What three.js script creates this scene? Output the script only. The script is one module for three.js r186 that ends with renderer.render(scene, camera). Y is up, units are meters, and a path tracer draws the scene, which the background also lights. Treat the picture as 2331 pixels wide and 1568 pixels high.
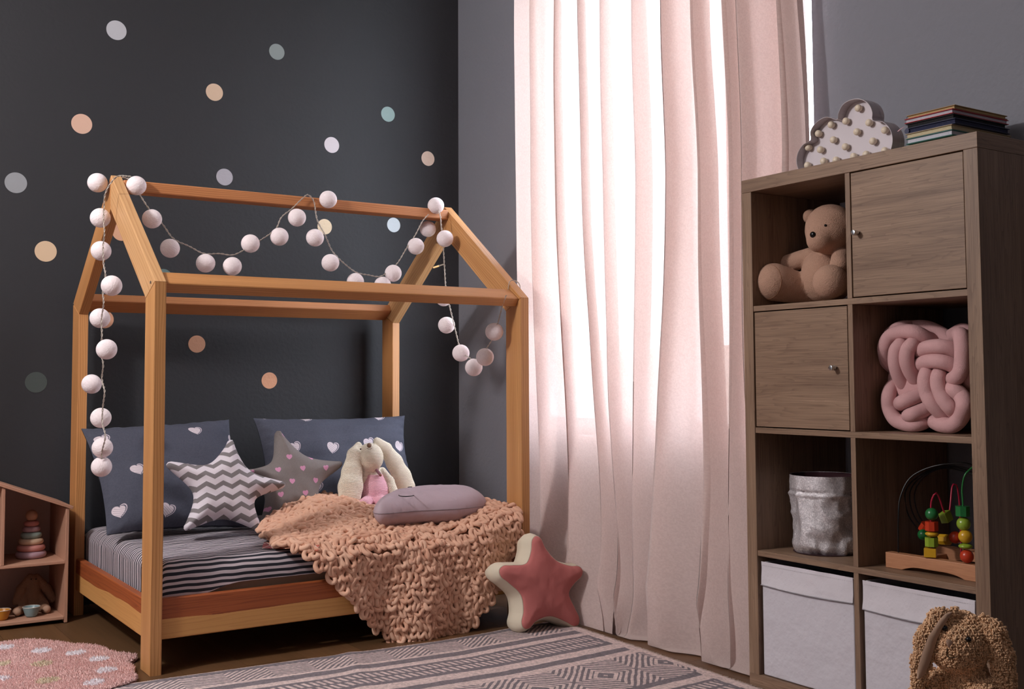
import * as THREE from 'three';
import { RoundedBoxGeometry } from 'three/addons/geometries/RoundedBoxGeometry.js';
import { mergeGeometries, mergeVertices } from 'three/addons/utils/BufferGeometryUtils.js';

// ---------------------------------------------------------------- camera, sky, lights, exposure
const scene = new THREE.Scene();
const IW = 2331, IH = 1568, FOC = 2498, PPY = 62.4;
const camera = new THREE.PerspectiveCamera(2 * Math.atan(IH / 2 / FOC) * 180 / Math.PI, IW / IH, 0.05, 60);
camera.rotation.order = 'YXZ';
camera.position.set(-2.3415, 0.8806, 2.3058);
camera.rotation.set(3.2895 * Math.PI / 180, -33.51 * Math.PI / 180, -0.2807 * Math.PI / 180);
camera.setViewOffset(IW, IH, 0, PPY, IW, IH);
camera.updateMatrixWorld(true);
const renderer = new THREE.WebGLRenderer({ antialias: true });
renderer.toneMapping = THREE.LinearToneMapping;
renderer.toneMappingExposure = 1.0;
renderer.shadowMap.enabled = true;
scene.background = new THREE.Color().setRGB(8.2, 8.8, 9.8);

// the globe lamp that hangs high on the near side of the bed
const LAMP = [-3.3, 2.5, -0.55];
{ const l = new THREE.PointLight(new THREE.Color().setRGB(1.0, 0.955, 0.945), 16.5, 0, 2); l.name = 'globe_lamp_light'; l.position.set(...LAMP); l.castShadow = true; l.shadow.radius = 6; l.shadow.mapSize.set(2048, 2048); scene.add(l); }

// ---------------------------------------------------------------- helpers
const V3 = (x, y, z) => new THREE.Vector3(x, y, z);
function rngOf(seed) { let a = seed >>> 0; return () => { a = (a + 0x6D2B79F5) >>> 0; let t = a; t = Math.imul(t ^ (t >>> 15), t | 1); t ^= t + Math.imul(t ^ (t >>> 7), t | 61); return ((t ^ (t >>> 14)) >>> 0) / 4294967296; }; }
const rnd = rngOf(7);
const clamp = (x, a = 0, b = 1) => Math.min(b, Math.max(a, x));
const sstep = (a, b, x) => { const t = clamp((x - a) / (b - a)); return t * t * (3 - 2 * t); };
const lerp = (a, b, t) => a + (b - a) * t;
// a pixel of the photograph gives a direction; a plane gives the distance
function rayOf(px, py) { return V3((px - IW / 2) / FOC, -(py - IH / 2 + PPY) / FOC, -1).transformDirection(camera.matrixWorld); }
function hit(px, py, ax, val) { const d = rayOf(px, py), c = camera.position, k = 'xyz'[ax]; return c.clone().addScaledVector(d, (val - c[k]) / d[k]); }
const hitX = (px, py, v) => hit(px, py, 0, v), hitY = (px, py, v) => hit(px, py, 1, v), hitZ = (px, py, v) => hit(px, py, 2, v);

const used = {};
function numbered(n) { const k = used[n] = (used[n] ?? -1) + 1; return k ? `${n}_${String(k).padStart(3, '0')}` : n; }
function shadows(o) { o.castShadow = true; o.receiveShadow = true; return o; }
function thing(name, label, category, pos = [0, 0, 0], group) {
  const o = new THREE.Group(); o.name = numbered(name); o.position.set(...pos); scene.add(o);
  o.userData = { label, category }; if (group) o.userData.group = group;
  return o;
}
function single(name, label, category, geo, mat, pos = [0, 0, 0], group) {
  const o = shadows(new THREE.Mesh(geo, mat)); o.name = numbered(name); o.position.set(...pos); scene.add(o);
  o.userData = { label, category }; if (group) o.userData.group = group;
  return o;
}
function part(parent, name, geo, mat, label) {
  const o = shadows(new THREE.Mesh(geo, mat)); o.name = name; parent.add(o);
  if (label) o.userData.label = label;
  return o;
}
function structure(name, geo, mat, label) {
  const o = geo ? shadows(new THREE.Mesh(geo, mat)) : new THREE.Group(); o.name = name; scene.add(o);
  o.userData = { kind: 'structure', label }; return o;
}

// noise that tiles
function lattice(n, m, seed) { const r = rngOf(seed), a = new Float32Array(n * m); for (let i = 0; i < a.length; i++) a[i] = r(); return (u, v) => {
  const x = u * n, y = v * m, x0 = Math.floor(x), y0 = Math.floor(y), fx = x - x0, fy = y - y0;
  const i0 = ((x0 % n) + n) % n, i1 = (i0 + 1) % n, j0 = ((y0 % m) + m) % m, j1 = (j0 + 1) % m;
  const sx = fx * fx * (3 - 2 * fx), sy = fy * fy * (3 - 2 * fy);
  return lerp(lerp(a[j0 * n + i0], a[j0 * n + i1], sx), lerp(a[j1 * n + i0], a[j1 * n + i1], sx), sy); }; }
function fbm(n, m, seed, oct = 4) { const L = []; for (let o = 0; o < oct; o++) L.push(lattice(n << o, m << o, seed + o * 17)); return (u, v) => { let s = 0, a = 0.5, t = 0; for (const l of L) { s += a * l(u, v); t += a; a *= 0.5; } return s / t; }; }
function noise3(seed) { const N = 32, r = rngOf(seed), a = new Float32Array(N * N * N); for (let i = 0; i < a.length; i++) a[i] = r() * 2 - 1;
  const g = (i, j, k) => a[((i & 31) * N + (j & 31)) * N + (k & 31)];
  return (x, y, z) => { const i = Math.floor(x), j = Math.floor(y), k = Math.floor(z); let u = x - i, v = y - j, w = z - k; u = u * u * (3 - 2 * u); v = v * v * (3 - 2 * v); w = w * w * (3 - 2 * w);
    return lerp(lerp(lerp(g(i, j, k), g(i + 1, j, k), u), lerp(g(i, j + 1, k), g(i + 1, j + 1, k), u), v), lerp(lerp(g(i, j, k + 1), g(i + 1, j, k + 1), u), lerp(g(i, j + 1, k + 1), g(i + 1, j + 1, k + 1), u), v), w); }; }
const N3 = noise3(5);
// textures: f(u, v) -> [r, g, b] in 0..255 sRGB, or a grey number 0..1 for relief
function texture(w, h, f, rx = 1, ry = 1, grey = false) {
  const d = new Uint8Array(w * h * 4);
  for (let j = 0; j < h; j++) for (let i = 0; i < w; i++) { const c = f((i + 0.5) / w, (j + 0.5) / h), k = (j * w + i) * 4;
    if (grey) { d[k] = d[k + 1] = d[k + 2] = clamp(c) * 255; } else { d[k] = clamp(c[0], 0, 255); d[k + 1] = clamp(c[1], 0, 255); d[k + 2] = clamp(c[2], 0, 255); } d[k + 3] = 255; }
  const t = new THREE.DataTexture(d, w, h, THREE.RGBAFormat); t.wrapS = t.wrapT = THREE.RepeatWrapping; t.magFilter = THREE.LinearFilter; t.minFilter = THREE.LinearMipmapLinearFilter; t.generateMipmaps = true;
  if (!grey) t.colorSpace = THREE.SRGBColorSpace; t.repeat.set(rx, ry); t.needsUpdate = true; return t;
}
const rep = (t, rx, ry) => { const c = t.clone(); c.repeat.set(rx, ry); c.needsUpdate = true; return c; };
const mixc = (a, b, t) => [lerp(a[0], b[0], t), lerp(a[1], b[1], t), lerp(a[2], b[2], t)];
function mat(color, rough = 0.8, more = {}) { return new THREE.MeshStandardMaterial({ color, roughness: rough, ...more }); }
function phys(o) { return new THREE.MeshPhysicalMaterial(o); }

// uv in metres by the way a face points; grain: the axis that u follows
function boxUV(g, grain = 0, ou = 0, ov = 0) {
  if (g.index) g = g.toNonIndexed();
  const p = g.attributes.position, n = p.count, uv = new Float32Array(n * 2), a = V3(), b = V3(), c = V3(), nn = V3();
  for (let i = 0; i < n; i += 3) {
    a.fromBufferAttribute(p, i); b.fromBufferAttribute(p, i + 1); c.fromBufferAttribute(p, i + 2);
    nn.subVectors(b, a).cross(c.clone().sub(a)); const m = [Math.abs(nn.x), Math.abs(nn.y), Math.abs(nn.z)], ax = m[0] >= m[1] && m[0] >= m[2] ? 0 : m[1] >= m[2] ? 1 : 2;
    const o = [0, 1, 2].filter(k => k !== ax); let [ua, va] = o.includes(grain) ? [grain, o.find(k => k !== grain)] : o;
    [a, b, c].forEach((q, k) => { const e = [q.x, q.y, q.z]; uv[(i + k) * 2] = e[ua] + ou; uv[(i + k) * 2 + 1] = e[va] + ov + ax * 0.137; });
  }
  g.setAttribute('uv', new THREE.BufferAttribute(uv, 2)); return g;
}
function rbox(w, h, d, r = 0.003, grain = 0, seg = 2) { r = Math.min(r, w / 2.01, h / 2.01, d / 2.01); return boxUV(new RoundedBoxGeometry(w, h, d, seg, r), grain, rnd() * 2, rnd()); }
// a box between two corners
function slab(parent, name, x0, x1, y0, y1, z0, z1, m, r = 0.002, grain = 0, label) {
  const o = part(parent, name, rbox(x1 - x0, y1 - y0, z1 - z0, r, grain), m, label); o.position.set((x0 + x1) / 2, (y0 + y1) / 2, (z0 + z1) / 2); return o;
}
function tube(pts, r, seg = 40, rad = 8, closed = false) { return new THREE.TubeGeometry(new THREE.CatmullRomCurve3(pts, closed, 'catmullrom', 0.5), seg, r, rad, closed); }
function lathe(prof, seg = 32) { return new THREE.LatheGeometry(prof.map(q => new THREE.Vector2(q[0], q[1])), seg); }
function indexed(pos, idx, uv) { const g = new THREE.BufferGeometry(); g.setAttribute('position', new THREE.Float32BufferAttribute(pos, 3)); if (uv) g.setAttribute('uv', new THREE.Float32BufferAttribute(uv, 2)); g.setIndex(idx); g.computeVertexNormals(); return g; }
// a grid surface P(i/n, j/m)
function sheet(n, m, P, UV) {
  const pos = [], uv = [], idx = [];
  for (let j = 0; j <= m; j++) for (let i = 0; i <= n; i++) { const q = P(i / n, j / m); pos.push(q.x, q.y, q.z); const t = UV ? UV(i / n, j / m, q) : [i / n, j / m]; uv.push(t[0], t[1]); }
  for (let j = 0; j < m; j++) for (let i = 0; i < n; i++) { const a = j * (n + 1) + i, b = a + 1, c = a + n + 1, d = c + 1; idx.push(a, b, d, a, d, c); }
  return indexed(pos, idx, uv);
}
// meshing a distance field on a grid (surface nets)
function field(f, lo, hi, cell) {
  const n = [0, 1, 2].map(k => Math.ceil((hi[k] - lo[k]) / cell) + 1), [nx, ny, nz] = n, val = new Float32Array(nx * ny * nz), at = new Int32Array(nx * ny * nz).fill(-1);
  for (let k = 0, o = 0; k < nz; k++) for (let j = 0; j < ny; j++) for (let i = 0; i < nx; i++, o++) val[o] = f(lo[0] + i * cell, lo[1] + j * cell, lo[2] + k * cell);
  const pos = [], idx = [], sx = 1, sy = nx, sz = nx * ny;
  for (let k = 0; k < nz - 1; k++) for (let j = 0; j < ny - 1; j++) for (let i = 0; i < nx - 1; i++) {
    const o = i + j * sy + k * sz; let inn = 0; const c = [];
    for (let q = 0; q < 8; q++) { const v = val[o + (q & 1) + ((q >> 1) & 1) * sy + (q >> 2) * sz]; c.push(v); if (v < 0) inn++; }
    if (!inn || inn === 8) continue;
    let x = 0, y = 0, z = 0, m = 0;
    for (let q = 0; q < 8; q++) for (let b = 1; b < 8; b <<= 1) if (!(q & b)) { const r = q | b; if ((c[q] < 0) !== (c[r] < 0)) { const t = c[q] / (c[q] - c[r]); x += (q & 1) + (b === 1 ? t : 0); y += ((q >> 1) & 1) + (b === 2 ? t : 0); z += (q >> 2) + (b === 4 ? t : 0); m++; } }
    at[o] = pos.length / 3; pos.push(lo[0] + (i + x / m) * cell, lo[1] + (j + y / m) * cell, lo[2] + (k + z / m) * cell);
  }
  for (let k = 1; k < nz - 1; k++) for (let j = 1; j < ny - 1; j++) for (let i = 1; i < nx - 1; i++) {
    const o = i + j * sy + k * sz;
    for (const [s, a, b] of [[sx, sy, sz], [sy, sz, sx], [sz, sx, sy]]) { const v0 = val[o] < 0, v1 = val[o + s] < 0; if (v0 === v1) continue;
      const p = at[o], q = at[o - a], r = at[o - a - b], t = at[o - b]; if (v0) idx.push(p, q, r, p, r, t); else idx.push(p, r, q, p, t, r); }
  }
  return indexed(pos, idx);
}
const smin = (a, b, k) => { const h = clamp(0.5 + 0.5 * (b - a) / k); return lerp(b, a, h) - k * h * (1 - h); };
// distance to a tapered capsule
function cap(ax, ay, az, ra, bx, by, bz, rb) { const dx = bx - ax, dy = by - ay, dz = bz - az, L = dx * dx + dy * dy + dz * dz || 1e-9; return (x, y, z) => { const t = clamp(((x - ax) * dx + (y - ay) * dy + (z - az) * dz) / L); return Math.hypot(x - ax - dx * t, y - ay - dy * t, z - az - dz * t) - lerp(ra, rb, t); }; }
function ell(cx, cy, cz, rx, ry, rz) { const m = Math.min(rx, ry, rz); return (x, y, z) => { const a = Math.hypot((x - cx) / rx, (y - cy) / ry, (z - cz) / rz); return (a - 1) * m * (a > 1 ? 1 : 1); }; }
// colour grain and relief shared by the cloths
const weave = texture(256, 256, (u, v) => 0.5 + 0.25 * Math.sin(u * Math.PI * 2 * 64) * Math.sin(v * Math.PI * 2 * 64) + 0.0, 1, 1, true);
const fuzz = (() => { const f = fbm(64, 64, 31, 3); return texture(512, 512, (u, v) => f(u, v), 1, 1, true); })();
const soft = (() => { const f = fbm(8, 8, 41, 5); return texture(256, 256, (u, v) => f(u, v), 1, 1, true); })();

// ---------------------------------------------------------------- the room
const WX = 0.40, WZ = -2.306, LX = -4.2, FZ = 3.6, CH = 3.05, TH = 0.2;
const plaster = (() => { const f = fbm(48, 48, 3, 3), g = fbm(5, 5, 9, 3); return texture(512, 512, (u, v) => 0.75 * f(u, v) + 0.25 * g(u, v), 1 / 0.6, 1 / 0.6, true); })();
const darkPaint = mat(new THREE.Color().setRGB(0.0172, 0.0172, 0.0208), 0.7, { bumpMap: plaster, bumpScale: 0.0012 });
const greyPaint = mat(new THREE.Color().setRGB(0.198, 0.2, 0.232), 0.75, { bumpMap: plaster, bumpScale: 0.0016 });
const whitePaint = mat(new THREE.Color().setRGB(0.6, 0.6, 0.6), 0.8);
const lightPaint = mat(new THREE.Color().setRGB(0.3, 0.295, 0.3), 0.8, { bumpMap: plaster, bumpScale: 0.0012 });
const bx = (x0, x1, y0, y1, z0, z1) => { const g = new THREE.BoxGeometry(x1 - x0, y1 - y0, z1 - z0); g.translate((x0 + x1) / 2, (y0 + y1) / 2, (z0 + z1) / 2); return boxUV(g, 0); };
structure('wall_back', bx(LX - TH, WX + TH, 0, CH, WZ - TH, WZ), darkPaint, 'charcoal painted wall behind the house bed');
const WIN = { z0: -1.768, z1: -0.068, y0: 0.655, y1: 2.84 };
structure('wall_window', mergeGeometries([bx(WX, WX + TH, 0, WIN.y0, WZ, FZ), bx(WX, WX + TH, WIN.y1, CH, WZ, FZ), bx(WX, WX + TH, WIN.y0, WIN.y1, WZ, WIN.z0), bx(WX, WX + TH, WIN.y0, WIN.y1, WIN.z1, FZ)]), greyPaint, 'grey textured wall around the curtained window');
structure('wall_left', bx(LX - TH, LX, 0, CH, WZ, FZ), lightPaint, 'pale wall on the open side of the room');
structure('wall_front', bx(LX - TH, WX + TH, 0, CH, FZ, FZ + TH), lightPaint, 'pale wall opposite the bed');
structure('ceiling', bx(LX - TH, WX + TH, CH, CH + TH, WZ - TH, FZ + TH), whitePaint, 'white ceiling');
{ // floor of separate laminate boards
  const f = fbm(6, 24, 60, 4), f2 = fbm(4, 96, 61, 3);
  const tones = [[100, 73, 49], [107, 78, 52], [94, 69, 46], [103, 75, 49]];
  const mats = tones.map((t, i) => mat(0xffffff, 0.42, { map: texture(512, 256, (u, v) => { const g = f(u + i * 0.21, v + i * 0.37), h = f2(u, v + i * 0.13); return mixc([t[0] * 0.8, t[1] * 0.77, t[2] * 0.72], [t[0] * 1.12, t[1] * 1.1, t[2] * 1.08], clamp(0.15 + g * 0.5 + h * 0.45)); }, 1 / 1.28, 1 / 0.19) }));
  const floor = structure('floor', null, null, 'warm brown laminate floor laid in long boards');
  part(floor, 'subfloor', bx(LX - TH, WX + TH, -0.2, -0.0125, WZ - TH, FZ + TH), mat(0x2a1c14, 0.9));
  const w = 0.19, L = 1.28, variants = mats.map((m, i) => boxUV(new THREE.BoxGeometry(w - 0.0012, 0.012, L - 0.0012), 2, i * 0.3, i * 0.05));
  let r = 0;
  for (let x = WX; x > LX; x -= w, r++) for (let z = WZ - ((r * 0.43) % 1) * L; z < FZ; z += L) {
    const z1 = Math.min(z + L, FZ), z0 = Math.max(z, WZ), x0 = Math.max(x - w, LX); if (z1 - z0 < 0.03) continue;
    const k = Math.floor(rnd() * 4), full = z1 - z0 > L - 1e-6 && x - x0 > w - 1e-6;
    const g = full ? variants[k] : boxUV(new THREE.BoxGeometry(x - x0 - 0.0012, 0.012, z1 - z0 - 0.0012), 2, rnd(), rnd());
    const o = part(floor, 'floor_plank', g, mats[k]); o.position.set((x + x0) / 2, -0.006, (z0 + z1) / 2);
  }
}
const pvc = mat(0xe9eaec, 0.35);
const glass = phys({ color: 0xffffff, roughness: 0.02, transmission: 1, thickness: 0, ior: 1.45 });
function windowUnit(name, label, x0, x1, W, mullions, transom) {
  const win = structure(name, null, null, label), e = 0.065, zc = [W.z0, ...mullions, W.z1];
  slab(win, 'frame_rail', x0, x1, W.y0, W.y0 + e, W.z0, W.z1, pvc, 0.006, 2); slab(win, 'frame_rail', x0, x1, W.y1 - e, W.y1, W.z0, W.z1, pvc, 0.006, 2);
  slab(win, 'frame_stile', x0, x1, W.y0 + e, W.y1 - e, W.z0, W.z0 + e, pvc, 0.006, 1); slab(win, 'frame_stile', x0, x1, W.y0 + e, W.y1 - e, W.z1 - e, W.z1, pvc, 0.006, 1);
  for (const z of mullions) slab(win, 'mullion', x0, x1, W.y0 + e, W.y1 - e, z - 0.055, z + 0.055, pvc, 0.006, 1);
  if (transom) slab(win, 'transom', x0, x1, transom - 0.04, transom + 0.04, W.z0 + e, W.z1 - e, pvc, 0.006, 2);
  for (let i = 0; i < zc.length - 1; i++) for (const [a, b] of transom ? [[W.y0 + e, transom - 0.04], [transom + 0.04, W.y1 - e]] : [[W.y0 + e, W.y1 - e]]) {
    const g = new THREE.PlaneGeometry(zc[i + 1] - zc[i] - e, b - a), o = part(win, 'pane', g, glass); o.rotation.y = Math.PI / 2; o.position.set((x0 + x1) / 2, (a + b) / 2, (zc[i] + zc[i + 1]) / 2);
  }
  return win;
}
const win1 = windowUnit('window_1', 'white framed window behind the pink curtain', 0.5, 0.56, WIN, [-0.8], 0);
slab(win1, 'window_sill', 0.362, 0.5, WIN.y0 - 0.035, WIN.y0, WIN.z0, WIN.z1, pvc, 0.008, 2);
structure('added_sky_blocker', bx(6.2, 6.5, -1.5, 1.25, -14, 4), mat(0xb9b2a8, 0.9), 'unseen pale wall added outside to dim the lower window');  // added, unseen: blocks the low sky so the curtain dims downward
structure('lawn', bx(0.7, 14, -1.6, -1.5, -16, 8), mat(0x6d7358, 1), 'ground outside the window');

{ // pendant globe lamp
  const lamp = thing('pendant_lamp', 'white glass globe lamp hanging on a cord from the ceiling', 'lamp', LAMP);
  part(lamp, 'globe', new THREE.SphereGeometry(0.13, 32, 20), mat(0xffffff, 0.5, { emissive: 0xfff0e6, emissiveIntensity: 0.9 }), 'glowing white glass globe');
  part(lamp, 'lamp_cap', lathe([[0, 0.15], [0.03, 0.15], [0.035, 0.13], [0.04, 0.12]], 24), pvc);
  part(lamp, 'cord', new THREE.CylinderGeometry(0.004, 0.004, CH - LAMP[1] - 0.16, 10).translate(0, (CH - LAMP[1]) / 2 + 0.07, 0), pvc);
  part(lamp, 'ceiling_rose', lathe([[0, -0.03], [0.03, -0.028], [0.05, -0.001], [0, -0.001]], 24).translate(0, CH - LAMP[1], 0), pvc);
}

// ---------------------------------------------------------------- house bed
function pineTex(seed, base, dark, lines = 26) {
  const w = fbm(3, 5, seed, 3), s = fbm(8, 160, seed + 5, 2), k = fbm(2, 6, seed + 8, 2);
  return texture(512, 512, (u, v) => { const r = v * lines + 2.6 * w(u, v), q = r - Math.floor(r), late = Math.pow(q, 3) * (1 - sstep(0.93, 1, q)); return mixc(base, dark, clamp(late * 0.75 + s(u, v) * 0.22 + (k(u, v) - 0.5) * 0.5)); }, 1 / 1.1, 1 / 0.22);
}
const pineMats = [mat(0xffffff, 0.48, { map: pineTex(101, [206, 152, 98], [160, 104, 56]) }), mat(0xffffff, 0.48, { map: pineTex(121, [202, 144, 90], [154, 98, 50], 34) }), mat(0xffffff, 0.5, { map: pineTex(141, [212, 166, 118], [180, 128, 80], 16) })];
const redPine = mat(0xffffff, 0.48, { map: pineTex(161, [198, 134, 86], [148, 84, 46], 30) });
// rails sawn across heartwood and sapwood: a wavy border between red and pale wood
const railTex = (seed, split) => { const w = fbm(5, 1, seed, 3), s = fbm(6, 120, seed + 3, 2), r = fbm(3, 8, seed + 6, 3); return texture(1024, 256, (u, v) => { const b = split + (w(u, 0.2) - 0.5) * 0.26, q = (v * 9 + 3 * r(u, v)) % 1, late = Math.pow(q, 3); return v > b ? mixc([174, 94, 50], [126, 60, 30], clamp(late * 0.6 + s(u, v) * 0.4)) : mixc([216, 162, 98], [184, 126, 70], clamp(late * 0.35 + s(u, v) * 0.35)); }, 1, 1); };
const BX0 = -1.407, BX1 = -0.024, PT = 0.036, ZF = -1.08, ZB = -2.22, ZM = -1.65;
const bed = thing('house_bed', 'wooden house-shaped bed frame with pitched roof beams, standing by the dark wall', 'bed', [0, 0, 0]);
function planks(name, poly, x, m, label) { // a plank in the gable plane, given by its outline in (z, y)
  const s = new THREE.Shape(poly.map(q => new THREE.Vector2(q[0], q[1])));
  const g = new THREE.ExtrudeGeometry(s, { depth: PT - 0.005, bevelEnabled: true, bevelThickness: 0.0025, bevelSize: 0.0025, bevelOffset: -0.0025, bevelSegments: 2 });
  g.translate(0, 0, -PT / 2 + 0.0025); return { name, g, x, m, label };
}
function putPlank(q, grainAngle) { // shape plane (z, y) -> world: local x = z, local y = y, extrude along x
  const g = q.g; g.rotateZ(-grainAngle); let h = boxUV(g, 0, rnd() * 2, rnd()); h.rotateZ(grainAngle); h.rotateY(-Math.PI / 2);
  const o = part(bed, q.name, h, q.m, q.label); o.position.x = q.x; return o;
}
for (const x of [BX0 + PT / 2, BX1 - PT / 2]) for (const s of [1, -1]) {
  const Z = z => s > 0 ? z : 2 * ZM - z, k = (x > -1 ? 1 : 0) + (s > 0 ? 0 : 2);
  const flip = a => s > 0 ? a : a.slice().reverse();
  putPlank(planks('post', flip([[Z(ZF), 0], [Z(ZF), 1.187], [Z(-1.183), 1.141], [Z(-1.183), 0]]), x, pineMats[[0, 0, 1, 1][k]]), Math.PI / 2);
  putPlank(planks('rafter', flip([[Z(ZF), 1.188], [Z(ZM), 1.605], [Z(ZM), 1.485], [Z(-1.183), 1.142]]), x, pineMats[[2, 0, 1, 2][k]]), -s * 0.631);
}
function beam(name, w, h, y, z, tilt, m, x0 = BX0 + PT, x1 = BX1 - PT) { const o = part(bed, name, rbox(x1 - x0, h, w, 0.005, 0, 3), m); o.position.set((x0 + x1) / 2, y, z); o.rotation.x = tilt; return o; }
beam('ridge_beam', 0.07, 0.04, 1.568, ZM, 0, redPine);
beam('eave_beam', 0.076, 0.036, 1.19, -1.133, 0.56, pineMats[1]);
beam('eave_beam', 0.076, 0.036, 1.19, 2 * ZM + 1.133, -0.56, redPine);
function rail(L, h, t, seed, split) {
  const g = new RoundedBoxGeometry(L, h, t, 3, 0.004), p = g.attributes.position, uv = g.attributes.uv;
  for (let i = 0; i < p.count; i++) uv.setXY(i, p.getX(i) / 1.5 + 0.5 + p.getZ(i), clamp(p.getY(i) / h + 0.5, 0.004, 0.996));
  return part(bed, 'side_rail', g, mat(0xffffff, 0.48, { map: railTex(seed, split) }));
}
let rl = rail(BX1 - BX0 - 2 * PT, 0.122, 0.028, 201, 0.5); rl.position.set((BX0 + BX1) / 2, 0.161, -1.112);
rl = rail(BX1 - BX0 - 2 * PT, 0.122, 0.028, 205, 0.5); rl.position.set((BX0 + BX1) / 2, 0.161, -2.188);
rl = rail(0.927, 0.118, 0.026, 209, 0.56); rl.name = 'end_rail'; rl.rotation.y = Math.PI / 2; rl.position.set(BX0 + 0.018, 0.155, ZM);
rl = rail(0.927, 0.118, 0.026, 213, 0.5); rl.name = 'end_rail'; rl.rotation.y = Math.PI / 2; rl.position.set(BX1 - 0.018, 0.155, ZM);
for (let i = 0; i < 9; i++) slab(bed, 'slat', BX0 + 0.07 + i * 0.145, BX0 + 0.14 + i * 0.145, 0.15, 0.168, -2.17, -1.13, pineMats[2], 0.003, 2);
const steel = mat(0x8d8f94, 0.35, { metalness: 1 });
for (const [px, py] of [[343.7, 642.5], [167.5, 692]]) { const h = hitX(px, py, BX0), o = part(bed, 'screw', new THREE.CylinderGeometry(0.0045, 0.0045, 0.004, 14), steel, 'steel screw head'); o.rotation.z = Math.PI / 2; o.position.set(BX0 - 0.0005, h.y, h.z); }

// mattress with a striped fitted sheet
const MX0 = -1.366, MX1 = -0.064, MZ0 = -2.172, MZ1 = -1.128, MT = 0.325;
const mattress = thing('mattress', 'mattress in a navy and white striped fitted sheet lying in the house bed', 'mattress');
{
  const m = part(mattress, 'mattress_body', rbox(MX1 - MX0 - 0.02, 0.14, MZ1 - MZ0 - 0.02, 0.03, 0, 4), mat(0x9a8270, 0.9), 'plain tan mattress below the sheet'); m.position.set((MX0 + MX1) / 2, 0.24, (MZ0 + MZ1) / 2);
  // the sheet: rounded top and skirts; v is measured along the cloth so that stripes run over the edges
  const R = 0.045, prof = []; const skirt = 0.085;
  const half = (MZ1 - MZ0) / 2, zc = (MZ0 + MZ1) / 2;
  const across = t => { // t: cloth distance from the middle -> [z offset, drop]
    const s = Math.sign(t) || 1, a = Math.abs(t), flat = half - R, arc = R * Math.PI / 2;
    if (a < flat) return [t, 0]; if (a < flat + arc) { const q = (a - flat) / R; return [s * (flat + R * Math.sin(q)), R * (1 - Math.cos(q))]; } return [s * half, R + a - flat - arc]; };
  const halfX = (MX1 - MX0) / 2, xc = (MX0 + MX1) / 2;
  const along = t => { const s = Math.sign(t) || 1, a = Math.abs(t), flat = halfX - R, arc = R * Math.PI / 2; if (a < flat) return [t, 0]; if (a < flat + arc) { const q = (a - flat) / R; return [s * (flat + R * Math.sin(q)), R * (1 - Math.cos(q))]; } return [s * halfX, R + a - flat - arc]; };
  const TZ = half - R + R * Math.PI / 2 + skirt, TX = halfX - R + R * Math.PI / 2 + skirt;
  const g = sheet(220, 170, (u, v) => { const tx = (u * 2 - 1) * TX, tz = (v * 2 - 1) * TZ, [ax, dx] = along(tx), [az, dz] = across(tz);
    const short = dz > dx && az > 0 ? 0.05 * sstep(-1.34, -1.1, xc + ax) : 0, dd = Math.min(Math.hypot(dx, dz), R + skirt - short), wr = 0.0022 * N3(ax * 9 + 3, az * 22, 1) + 0.0016 * N3(ax * 26, az * 60, 4) + 0.004 * N3(ax * 3, az * 4, 9);
    return V3(xc + ax + (dx > R * 0.8 ? wr : 0) * Math.sign(ax), MT - dd + (dd < R ? wr : 0), zc + az + (dz > R * 0.8 ? wr * 1.5 : 0) * Math.sign(az)); },
    (u, v) => [(u * 2 - 1) * TX, (v * 2 - 1) * TZ + 0.0025 * N3(u * 40, v * 8, 2)]);
  const st = texture(8, 128, (u, v) => { const k = sstep(0.44, 0.47, v) * (1 - sstep(0.95, 0.98, v)); return mixc([201, 190, 196], [36, 38, 48], k); }, 1, 1 / 0.0182);
  part(mattress, 'fitted_sheet', g, mat(0xffffff, 0.9, { map: st, side: THREE.DoubleSide }), 'navy and white striped fitted sheet');
}

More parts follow.
